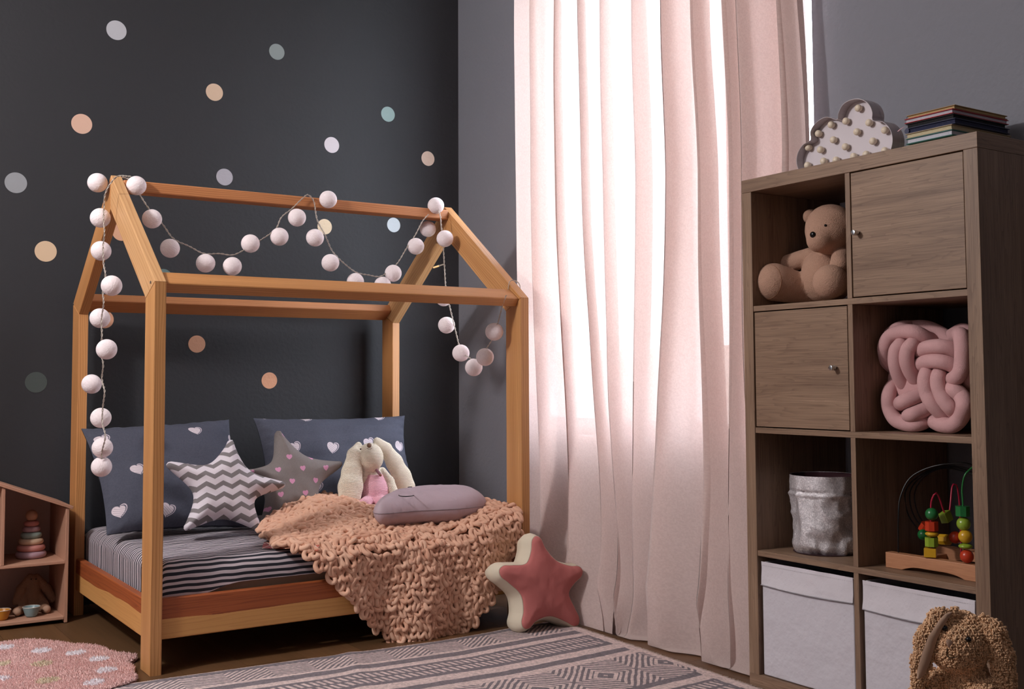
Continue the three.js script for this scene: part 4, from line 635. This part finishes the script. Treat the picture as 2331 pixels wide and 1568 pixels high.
{ // bead maze
  const fl = cellY(2), xf = 0.06, t = thing('bead_maze', 'wooden bead maze toy with bright beads on curved wires in the shelf cell', 'toy');
  const zl = hitX(2016, 1290, xf).z, zr = 0.722, h = hitX(2016, 1256, xf).y - fl, beech = mat(0xffffff, 0.5, { map: texture(256, 256, (() => { const a = fbm(10, 60, 611, 2), b = fbm(3, 8, 613, 2); return (u, v) => mixc([196, 142, 104], [168, 112, 80], clamp(a(u, v) * 0.7 + b(u, v) * 0.4)); })(), 1 / 0.25, 1 / 0.08) });
  const base = (x, nm) => { const s = new THREE.Shape(); s.moveTo(zl, 0.0005); s.lineTo(zl + 0.05, 0.0005); s.quadraticCurveTo(zl + 0.075, 0.012, zl + 0.11, 0.011); s.lineTo(zr - 0.115, 0.011); s.quadraticCurveTo(zr - 0.08, 0.01, zr - 0.06, 0.0005); s.lineTo(zr, 0.0005); s.lineTo(zr, h); s.lineTo(zl, h); s.closePath();
    let g = new THREE.ExtrudeGeometry(s, { depth: 0.024, bevelEnabled: true, bevelSize: 0.0015, bevelThickness: 0.0015, bevelOffset: -0.0015, bevelSegments: 2 }); g = boxUV(g, 0); g.rotateY(-Math.PI / 2); const o = part(t, nm, g, beech); o.position.set(x + 0.0255, fl, 0); return o; };
  base(xf, 'base_bar'); base(xf + 0.2, 'base_bar');
  for (const z of [zl + 0.03, zr - 0.03]) { const o = slab(t, 'cross_bar', xf + 0.026, xf + 0.2, fl + 0.006, fl + 0.022, z - 0.012, z + 0.012, beech, 0.002, 0); }
  const Y = fl + h, wm = (c, r = 0.35) => mat(c, r), blackW = wm(0x0d0d10, 0.3), W = (pts, c, r = 0.0022) => part(t, 'wire', tube(pts, r, 60, 7), c);
  const q = (px, py, x) => hitX(px, py, x), xm = xf + 0.013;
  // black spiral behind, rising from the near left end
  W([q(2045, 1257, xm), q(2045, 1180, xm), q(2050, 1130, xm + 0.01), q(2075, 1085, xm + 0.03), q(2130, 1060, xm + 0.05), q(2200, 1055, xm + 0.07), q(2250, 1075, xm + 0.1)], blackW);
  for (let k = 0; k < 3; k++) W([q(2250, 1080 + k * 6, 0.16), q(2170 - k * 3, 1060 + k * 3, 0.17), q(2110 + k * 3, 1072 + k * 2, 0.18), q(2068 + k * 10, 1105, 0.19), q(2060 + k * 11, 1140, 0.2), q(2075 + k * 12, 1185, 0.21), q(2120 + k * 12, 1225, 0.22), q(2200, 1240, 0.225)], blackW, 0.0019);
  const redW = wm(0xb02040, 0.35), grnW = wm(0x1f6b34, 0.35);
  W([q(2120, 1262, xm), q(2119, 1160, xm), q(2122, 1135, xm), q(2130, 1122, xm + 0.004), q(2138, 1132, xm + 0.02), q(2148, 1162, xm + 0.04), q(2155, 1172, xm + 0.05), q(2162, 1160, xm + 0.07), q(2167, 1110, xm + 0.09), q(2173, 1102, xm + 0.1), q(2180, 1112, xm + 0.11), q(2185, 1160, xm + 0.13), q(2188, 1260, xm + 0.16)], redW);
  W([q(2196, 1280, xm), q(2192, 1150, xm), q(2190, 1115, xm), q(2195, 1085, xm), q(2206, 1070, xm + 0.01), q(2222, 1062, xm + 0.03), q(2235, 1090, xm + 0.06)], grnW);
  const px1 = 2.0, glossy = c => mat(c, 0.28), G = { ball: r => new THREE.SphereGeometry(r, 24, 16), disc: r => new THREE.SphereGeometry(r, 24, 14).scale(1, 0.42, 1), hex: (r, hh) => { const g = new THREE.CylinderGeometry(r, r, hh, 8).toNonIndexed(); g.computeVertexNormals(); return g; }, cube: s => new RoundedBoxGeometry(s, s * 0.78, s, 2, s * 0.06) };
  const put = (nm, px, py, x, g, c, ry = 0, rx = 0) => { const p = q(px, py, x), o = part(t, nm, g, glossy(c)); o.position.copy(p); o.rotation.set(rx, ry, 0); return o; };
  const red = 0xb8381e, yel = 0xc99a24, lime = 0x86a032, grn = 0x1f6a36; let s = 0.0168;
  put('cube_bead', 2118, 1257, xm, G.cube(0.029), yel, 0.55); put('octagon_bead', 2120.5, 1233, xm, G.hex(s, 0.022), lime, 0.2); put('disc_bead', 2121.5, 1215, xm, G.disc(0.0165), yel); put('octagon_bead', 2121, 1197, xm, G.hex(s, 0.023), red, 0.2); put('ball_bead', 2121, 1170, xm, G.ball(0.0158), grn);
  put('ball_bead', 2201, 1266, xm, G.ball(0.0162), red); put('disc_bead', 2198, 1243, xm, G.disc(0.0165), lime); put('ball_bead', 2197.5, 1221, xm, G.ball(0.0165), yel); put('ball_bead', 2193.5, 1192, xm, G.ball(0.0165), lime); put('octagon_bead', 2191, 1163, xm, G.hex(0.0172, 0.024), grn, 0.3);
  put('cube_bead', 2153, 1176, xm + 0.05, G.cube(0.026), lime, 0.3, 1.4); put('octagon_bead', 2151, 1228, xm + 0.06, G.hex(0.014, 0.026), yel, 0.2, 1.5); put('ball_bead', 2175, 1223, xm + 0.06, G.ball(0.0155), red); put('ball_bead', 2102, 1217, xm + 0.08, G.ball(0.0145), grn); put('octagon_bead', 2105, 1200, xm + 0.1, G.hex(0.014, 0.02), red, 0.2, 0.6);
}
// white fabric storage boxes
for (const [col, label] of [[0, 'white fabric storage box with folded top flap, under the silver basket'], [1, 'white fabric storage box with folded top flap, behind the brown bunny']]) {
  const [z0, z1] = cellZ(col), fl = 0.0385, m = mat(0xc9c4cb, 0.85, { bumpMap: rep(soft, 3, 3), bumpScale: 0.006 }), box = thing('storage_box', label, 'storage box', [0.01, fl, (z0 + z1) / 2], 'white storage boxes'), w = z1 - z0 - 0.016, h = col ? 0.318 : 0.319;
  const wall = (nm, x0, x1, y0, y1, a, b) => slab(box, nm, x0, x1, y0, y1, a, b, m, 0.004, 2);
  wall('front', 0, 0.008, 0.001, h, -w / 2, w / 2); wall('back', 0.352, 0.36, 0.001, h, -w / 2, w / 2); wall('side', 0.008, 0.352, 0.001, h, -w / 2, -w / 2 + 0.006); wall('side', 0.008, 0.352, 0.001, h, w / 2 - 0.006, w / 2); wall('bottom', 0.008, 0.352, 0.001, 0.008, -w / 2 + 0.006, w / 2 - 0.006);
  const fh = col ? 0.074 : 0.066; // hem flap that hangs over the front, gaping a little at its lower edge
  part(box, 'top_flap', (() => { const o = sheet(40, 12, (u, v) => { const y = h + 0.0015 - v * fh, sag = 0.004 * Math.sin(u * Math.PI) * v; return V3(-0.0012 - 0.006 * v * v * (0.6 + 0.4 * Math.sin(u * 3)) - 0.0018 * N3(u * 9, v * 3, col), y - sag, lerp(w / 2, -w / 2, u)); }, (u, v) => [u * 0.33, v * 0.07]); return o; })(), mat(0xd0cad0, 0.85, { side: THREE.DoubleSide, bumpMap: rep(soft, 5, 5), bumpScale: 0.003 }));
  part(box, 'flap_hem', tube([0, 0.25, 0.5, 0.75, 1].map(u => V3(-0.0012 - 0.006 * (0.6 + 0.4 * Math.sin(u * 3)) - 0.0005, h + 0.0015 - fh - 0.004 * Math.sin(u * Math.PI), lerp(w / 2, -w / 2, u))), 0.0014, 40, 6), m);
  part(box, 'stitching', (() => { const d = []; for (let i = 0; i < 46; i++) { const g = new THREE.BoxGeometry(0.0006, 0.0008, 0.004); g.translate(-0.0022, h - 0.009, lerp(-w / 2 + 0.006, w / 2 - 0.006, i / 45)); d.push(g); } return mergeGeometries(d); })(), mat(0xbab4ba, 0.9));
}

// ---------------------------------------------------------------- crocheted bunny on the bed
const knitBump = texture(128, 128, (u, v) => { const r = v * 8, q = r - Math.floor(r), c = (u * 8 + (Math.floor(r) % 2) * 0.5) % 1; return Math.sqrt(Math.sin(q * Math.PI)) * (0.45 + 0.55 * Math.abs(Math.sin(c * Math.PI))); }, 1 / 0.045, 1 / 0.045, true);
{
  const Z = -1.7, T = thing('crochet_bunny', 'cream crocheted bunny with long ears and pink overalls leaning on the pillow', 'soft toy');
  const head = blobZ(842, 1037, Z + 0.01, 29), jaw = blobZ(845, 1047, Z + 0.02, 26), b1 = blobZ(850, 1080, Z, 19), b2 = blobZ(850, 1116, Z + 0.005, 30), b3 = blobZ(850, 1145, Z + 0.01, 30);
  const armR = [blobZ(870, 1072, Z + 0.01, 9), blobZ(886, 1095, Z + 0.02, 11), blobZ(897, 1125, Z + 0.05, 12)], armL = [blobZ(831, 1072, Z + 0.01, 9), blobZ(822, 1100, Z, 11)];
  const legL = [blobZ(838, 1140, Z + 0.03, 13), blobZ(828, 1148, Z + 0.12, 13)], legR = [blobZ(862, 1140, Z + 0.03, 14), blobZ(872, 1147, Z + 0.12, 14)];
  const eL = [blobZ(815, 1014, Z, 9), blobZ(806, 1035, Z + 0.015, 17), blobZ(801, 1075, Z + 0.03, 25), blobZ(798, 1108, Z + 0.045, 30), blobZ(797, 1128, Z + 0.055, 28)], eR = [blobZ(860, 1005, Z - 0.005, 10), blobZ(878, 1022, Z - 0.03, 15), blobZ(897, 1052, Z - 0.045, 20), blobZ(915, 1085, Z - 0.045, 22), blobZ(925, 1110, Z - 0.04, 23)];
  const flat = (chain, k) => { const m = chain.map((a, i) => i < chain.length - 1 ? capsule(a, chain[i + 1]) : null).filter(Boolean); return (x, y, z) => { let d = 1e9; for (let i = 0; i < m.length; i++) { const a = chain[i], b = chain[i + 1], zc = (a[2] + b[2]) / 2; d = smin(d, m[i](x, y, zc + (z - zc) * k), 0.012); } return d * 0.6; }; };
  const bodyF = (x, y, z) => { let d = blend([capsule(b1, b2), capsule(b2, b3)], 0.015)(x, y, z); d = smin(d, sphereOf(head)(x, y, z), 0.006); d = smin(d, sphereOf(jaw)(x, y, z), 0.015); d = smin(d, flat(eL, 2.1)(x, y, z), 0.004); d = smin(d, flat(eR, 2.0)(x, y, z), 0.004); for (const c of [armR, armL]) for (let i = 0; i < c.length - 1; i++) d = smin(d, capsule(c[i], c[i + 1])(x, y, z), 0.008); for (const c of [legL, legR]) d = smin(d, capsule(c[0], c[1])(x, y, z) + 0.003, 0.008); return d; };
  part(T, 'body', plush(bodyF, [head, jaw, b1, b2, b3, ...armR, ...armL, ...legL, ...legR, ...eL, ...eR], 0.0042), mat(0xf0e6d2, 1, { bumpMap: knitBump, bumpScale: 0.0025 }));
  const yCut = hitZ(850, 1079, Z).y, ov = (x, y, z) => { let d = blend([capsule(b1, b2), capsule(b2, b3)], 0.015)(x, y, z) - 0.0045; for (const c of [legL, legR]) d = smin(d, capsule(c[0], c[1])(x, y, z) - 0.001, 0.01); return Math.max(d, y - yCut); };
  const pink = mat(0xf0b8c6, 1, { bumpMap: knitBump, bumpScale: 0.0025 }); part(T, 'overalls', plush(ov, [b1, b2, b3, ...legL, ...legR], 0.004), pink, 'pink knitted overalls');
  const hp = (px, py, r = 0.03) => { const h = hitZ(px, py, Z + r); return V3(h.x, h.y, h.z); };
  part(T, 'strap', tube([hp(831, 1060, 0.022), hp(842, 1055, 0.04), hp(852, 1062, 0.044), hp(860, 1073, 0.046), hp(867, 1082, 0.046)], 0.006, 24, 8), pink);
  bead(T, 'button', hp(866.5, 1081.5, 0.056).toArray(), 0.0052, mat(0x8a4a34, 0.25)); bead(T, 'nose', hp(840.5, 1013.5, 0.054).toArray(), 0.0095, mat(0x8a7160, 0.9)); bead(T, 'eye', hp(821, 1022, 0.034).toArray(), 0.0035, mat(0x5a4438, 0.5));
  part(T, 'mouth', tube([hp(835, 1020, 0.064), hp(841, 1022, 0.066), hp(847, 1020, 0.064)], 0.0012, 10, 5), mat(0x8a7160, 0.9));
}

// ---------------------------------------------------------------- curly brown bunny on the floor in front of the shelf
{
  const T = thing('plush_bunny', 'curly brown plush bunny with long lop ears sitting on the floor before the cube shelf', 'soft toy'), r = rngOf(301);
  const at = (px, py, d, rp) => { const q = rayOf(px, py), c = camera.position.clone().addScaledVector(q, d / q.dot(fwd)); return [c.x, c.y, c.z, rp * d / FOC]; };
  const D = 2.22, head = at(2186, 1455, D, 62), cheek = at(2182, 1474, D - 0.012, 54), sn = at(2163, 1476, D - 0.03, 38);
  const eL = [at(2168, 1398, D - 0.01, 15), at(2135, 1412, D - 0.02, 24), at(2108, 1455, D - 0.03, 23), at(2096, 1505, D - 0.03, 21), at(2090, 1550, D - 0.03, 18)], eR = [at(2238, 1410, D - 0.03, 13), at(2266, 1440, D - 0.045, 22), at(2281, 1495, D - 0.045, 25), at(2283, 1555, D - 0.045, 25), at(2272, 1610, D - 0.04, 22)];
  const hx = head[0] + 0.01, hz = head[2], n1 = [hx, head[1] - 0.075, hz, 0.045], b1 = [hx + 0.01, 0.17, hz + 0.01, 0.075], b2 = [hx + 0.015, 0.088, hz + 0.01, 0.086], a1 = at(2128, 1548, D, 26), a2 = at(2085, 1600, D - 0.02, 28), a3 = at(2240, 1580, D - 0.05, 28), a4 = at(2210, 1640, D - 0.1, 26);
  const l1 = [hx - 0.03, 0.05, hz - 0.045, 0.048], l2 = [hx - 0.16, 0.048, hz - 0.06, 0.045], l3 = [hx - 0.05, 0.05, hz + 0.06, 0.048], l4 = [hx - 0.17, 0.048, hz + 0.1, 0.045];
  const right = V3(1, 0, 0).transformDirection(camera.matrixWorld);
  const ear = ch => { const m = []; for (let i = 0; i < ch.length - 1; i++) m.push(capsule(ch[i], ch[i + 1])); return (x, y, z) => { const c = ch[2], t = (x - c[0]) * fwd.x + (z - c[2]) * fwd.z; const X = x + fwd.x * t * 0.9, Z = z + fwd.z * t * 0.9; let d = 1e9; for (const q of m) d = smin(d, q(X, y, Z), 0.012); return d * 0.6; }; };
  const ears = [ear(eL), ear(eR)];
  const f = (x, y, z) => { let d = smin(sphereOf(head)(x, y, z), sphereOf(cheek)(x, y, z), 0.02); d = smin(d, sphereOf(sn)(x, y, z), 0.025); for (const e of ears) d = smin(d, e(x, y, z), 0.002); d = smin(d, blend([capsule(n1, b1), capsule(b1, b2)], 0.03)(x, y, z), 0.012); for (const [p, q] of [[a1, a2], [a3, a4], [l1, l2], [l3, l4]]) d = smin(d, capsule(p, q)(x, y, z), 0.012); return Math.max(d, 0.0025 - y); };
  const all = [head, cheek, sn, ...eL, ...eR, n1, b1, b2, a1, a2, a3, a4, l1, l2, l3, l4];
  const g = plush(f, all, 0.0048, 0.0016, 150); part(T, 'body', g, mat(0xac8462, 1));
  // the curled pile
  const p = g.attributes.position, nn = g.attributes.normal, N = p.count / 3, list = [];
  for (let i = 0; i < N; i++) { if (r() > 0.62) continue; const k = i * 3; const x = p.getX(k), y = p.getY(k), z = p.getZ(k), n = V3(nn.getX(k), nn.getY(k), nn.getZ(k)); if (V3(x, y, z).sub(camera.position).dot(n) > 0.3) continue; list.push([V3(x, y, z), n]); }
  const cg = new THREE.TorusGeometry(0.0017, 0.0013, 4, 6), im = shadows(new THREE.InstancedMesh(cg, mat(0xffffff, 1), list.length)), M = new THREE.Matrix4(), q = new THREE.Quaternion(), col = new THREE.Color();
  list.forEach(([c, n], i) => { q.setFromEuler(new THREE.Euler(r() * 6, r() * 6, r() * 6)); const s = 0.8 + 0.6 * r(); M.compose(c.addScaledVector(n, 0.0012), q, V3(s, s, s)); im.setMatrixAt(i, M); col.set(0xdcb28c).multiplyScalar(0.78 + 0.4 * r()); im.setColorAt(i, col); });
  im.name = 'curly_pile'; im.userData.kind = 'stuff'; T.add(im);
  const P = (px, py, d) => V3(...at(px, py, d, 1).slice(0, 3));
  const surf = (px, py) => { let d = D - 0.12; for (let k = 0; k < 80; k++) { const c = at(px, py, d, 1); const v = f(c[0], c[1], c[2]); if (v < 0.0005) break; d += Math.max(0.0006, v * 0.8); } return d; };
  for (const [a, b] of [[2151, 1429.5], [2204.5, 1455]]) bead(T, 'eye', P(a, b, surf(a, b) - 0.003).toArray(), 0.0056, black);
  const nz = surf(2162, 1463) - 0.007, nose = [[2153, 1459], [2158, 1454], [2164, 1456], [2170, 1462], [2165, 1469], [2160, 1475], [2155, 1468]].map(s => P(s[0], s[1], nz)), c0 = P(2162, 1463, nz - 0.003), np = [c0.x, c0.y, c0.z], ni = []; nose.forEach(v => np.push(v.x, v.y, v.z)); for (let i = 0; i < 7; i++) ni.push(0, i + 1, (i + 1) % 7 + 1);
  part(T, 'nose', indexed(np, ni), mat(0xc2a08c, 0.9, { side: THREE.DoubleSide }), 'pale felt nose');
  part(T, 'mouth', tube([[2157, 1477], [2156, 1486], [2157, 1494], [2164, 1496.5], [2172, 1496.5], [2180, 1494]].map(s => P(s[0], s[1], surf(...s) - 0.003)), 0.0008, 24, 5), black);
  const lin = [[2167, 1393, 3], [2157, 1399, 6], [2145, 1415, 8], [2134, 1432, 8], [2123, 1452, 10], [2112, 1485, 11], [2104, 1510, 11], [2096, 1532, 9], [2090, 1545, 3]];
  const lp = [], li = []; lin.forEach(([x, y, w], i) => { for (const s of [-1, -0.4, 0.4, 1]) { const q2 = P(x + s * w, y + s * w * 0.35, Math.min(surf(x, y), D - 0.02) - 0.0045 - (Math.abs(s) < 0.5 ? 0.003 : 0)); lp.push(q2.x, q2.y, q2.z); } if (i) for (let k = 0; k < 3; k++) { const a = (i - 1) * 4 + k, b = a + 1, c = a + 4, d = a + 5; li.push(a, c, d, a, d, b); } });
  part(T, 'ear_lining', indexed(lp, li), mat(0xb0907a, 0.8, { side: THREE.DoubleSide }), 'smooth beige ear lining');
}

// ---------------------------------------------------------------- dollhouse shelf and what stands in it
{
  const zf = -2.0, zb = -2.29, xr = -1.452, xl = -2.06, xm = (xr + xl) / 2, t = 0.012, wood = oakTex(701), pm = mat(0xffffff, 0.6, { map: pineTex(711, [188, 144, 120], [158, 110, 88], 18) }), backM = mat(0xbfa59b, 0.8);
  const T = thing('dollhouse_shelf', 'small open wooden dollhouse shelf with sloping roof beside the bed', 'shelf');
  const zc = (zf + zb) / 2, S = (n, x0, x1, y0, y1, g = 0, z0 = zb, z1 = zf) => slab(T, n, x0, x1, y0, y1, z0, z1, pm, 0.002, g);
  S('side_board', xr - t, xr, 0.002, 0.418, 1); S('side_board', xl, xl + t, 0.002, 0.418, 1); S('bottom_board', xl + t, xr - t, 0.014, 0.026); S('middle_board', xl + t, xr - t, 0.216, 0.228);
  S('divider', -1.682, -1.670, 0.228, 0.505, 1); S('divider', -1.86, -1.848, 0.026, 0.216, 1);
  for (const s of [1, -1]) { const L = 0.352, o = part(T, 'roof_board', rbox(L, 0.012, zf - zb + 0.012, 0.002, 0), pm); const a = 0.377; o.rotation.z = -s * a; const ex = s > 0 ? xr + 0.012 : xl - 0.012; o.position.set(ex - s * Math.cos(a) * L / 2, 0.418 + Math.sin(a) * L / 2, zc); }
  const bp = new THREE.Shape([[xl + t, 0.026], [xr - t, 0.026], [xr - t, 0.414], [xm, 0.538], [xl + t, 0.414]].map(q => new THREE.Vector2(...q))); const bo = part(T, 'back_panel', new THREE.ExtrudeGeometry(bp, { depth: 0.004, bevelEnabled: false }), backM, 'pale pinkish back panel'); bo.position.z = zb + 0.001;
  { // ring stacking toy
    const c = hitY(70, 1274, 0.229), st = thing('stacking_toy', 'pastel ring stacking tower toy on the middle board of the dollhouse shelf', 'toy', [hitZ(70, 1270, -2.14).x, 0.2285, -2.14]); let y = 0;
    const rings = [[0.054, 0.0255, 0xa98a94], [0.0495, 0.0235, 0xbf8078], [0.0435, 0.0235, 0xc9ab90], [0.0375, 0.0225, 0x8c9c94], [0.0315, 0.021, 0xa8868c], [0.0265, 0.0205, 0xb87870]];
    for (const [R, h, c2] of rings) { const k = h / 2, prof = []; for (let i = 0; i <= 10; i++) { const a = -Math.PI / 2 + i / 10 * Math.PI; prof.push([R - k + Math.cos(a) * k, k + Math.sin(a) * k]); } const o = part(st, 'ring', lathe([[0.004, 0], ...prof, [0.004, h]], 32), mat(c2, 0.6)); o.position.y = y; y += h; }
    const o = part(st, 'wooden_ball', new THREE.SphereGeometry(0.0215, 24, 16), mat(0xb98d70, 0.55)); o.position.y = y + 0.019;
  }
  { // plush bunny in the dark lower room
    const Z = -2.17, B = thing('plush_bunny', 'small brown plush bunny sitting in the bottom of the dollhouse shelf', 'soft toy'), fl = 0.0265;
    const hd = blobZ(76, 1322, Z, 14), bt = blobZ(75, 1355, Z, 15), bb = blobZ(75, 1380, Z, 20), fL = blobZ(39, 1392, Z + 0.08, 10), fR = blobZ(105, 1389, Z + 0.08, 10), hL = blobZ(62, 1388, Z + 0.01, 11), hR = blobZ(88, 1388, Z + 0.01, 11);
    const e1 = [blobZ(68, 1312, Z, 7), blobZ(48, 1340, Z, 10), blobZ(38, 1368, Z + 0.01, 10)], e2 = [blobZ(84, 1312, Z, 7), blobZ(106, 1338, Z, 10), blobZ(119, 1362, Z, 10)], a1 = [blobZ(64, 1350, Z, 7), blobZ(50, 1378, Z + 0.03, 8)], a2 = [blobZ(86, 1350, Z, 7), blobZ(104, 1376, Z + 0.03, 8)];
    for (const b of [bb, fL, fR, hL, hR]) b[1] = Math.max(b[1], fl + b[3] * 0.96);
    const chains = [[hd, bt], [bt, bb], [hL, fL], [hR, fR], ...[e1, e2, a1, a2].flatMap(c => c.slice(1).map((q, i) => [c[i], q]))].map(c => capsule(...c));
    part(B, 'body', plush((x, y, z) => { let d = 1e9; for (const c of chains) d = smin(d, c(x, y, z), 0.006); return Math.max(d, fl - y); }, [hd, bt, bb, fL, fR, ...e1, ...e2, ...a1, ...a2], 0.0045), furM(0x8a6650, 0.002, 6));
    for (const px of [71, 82]) { const h = hitZ(px, 1318, Z + 0.021); bead(B, 'eye', [h.x, h.y, h.z], 0.0025, black); }
    for (const q of [fL, fR]) bead(B, 'sole', [q[0], q[1], q[2] + q[3] * 0.35], q[3] * 0.9, mat(0xa98670, 0.9));
  }
  for (const [px, c, label] of [[71, 0x7f979b, 'pale blue toy bowl in the bottom of the dollhouse shelf'], [4, 0xc08026, 'mustard orange toy bowl in the bottom of the dollhouse shelf']]) {
    const p = hitZ(px, 1405, -2.06), b = thing('toy_bowl', label, 'toy bowl', [p.x, 0.0264, -2.06], 'toy bowls'); part(b, 'bowl', lathe([[0, 0], [0.016, 0], [0.021, 0.006], [0.0305, 0.036], [0.0285, 0.036], [0.019, 0.008], [0, 0.004]], 32), mat(c, 0.35)); part(b, 'rim', new THREE.TorusGeometry(0.0295, 0.0012, 8, 36).rotateX(Math.PI / 2).translate(0, 0.036, 0), mat(0xcfc6bc, 0.4), 'pale rim'); }
}
renderer.render(scene, camera);
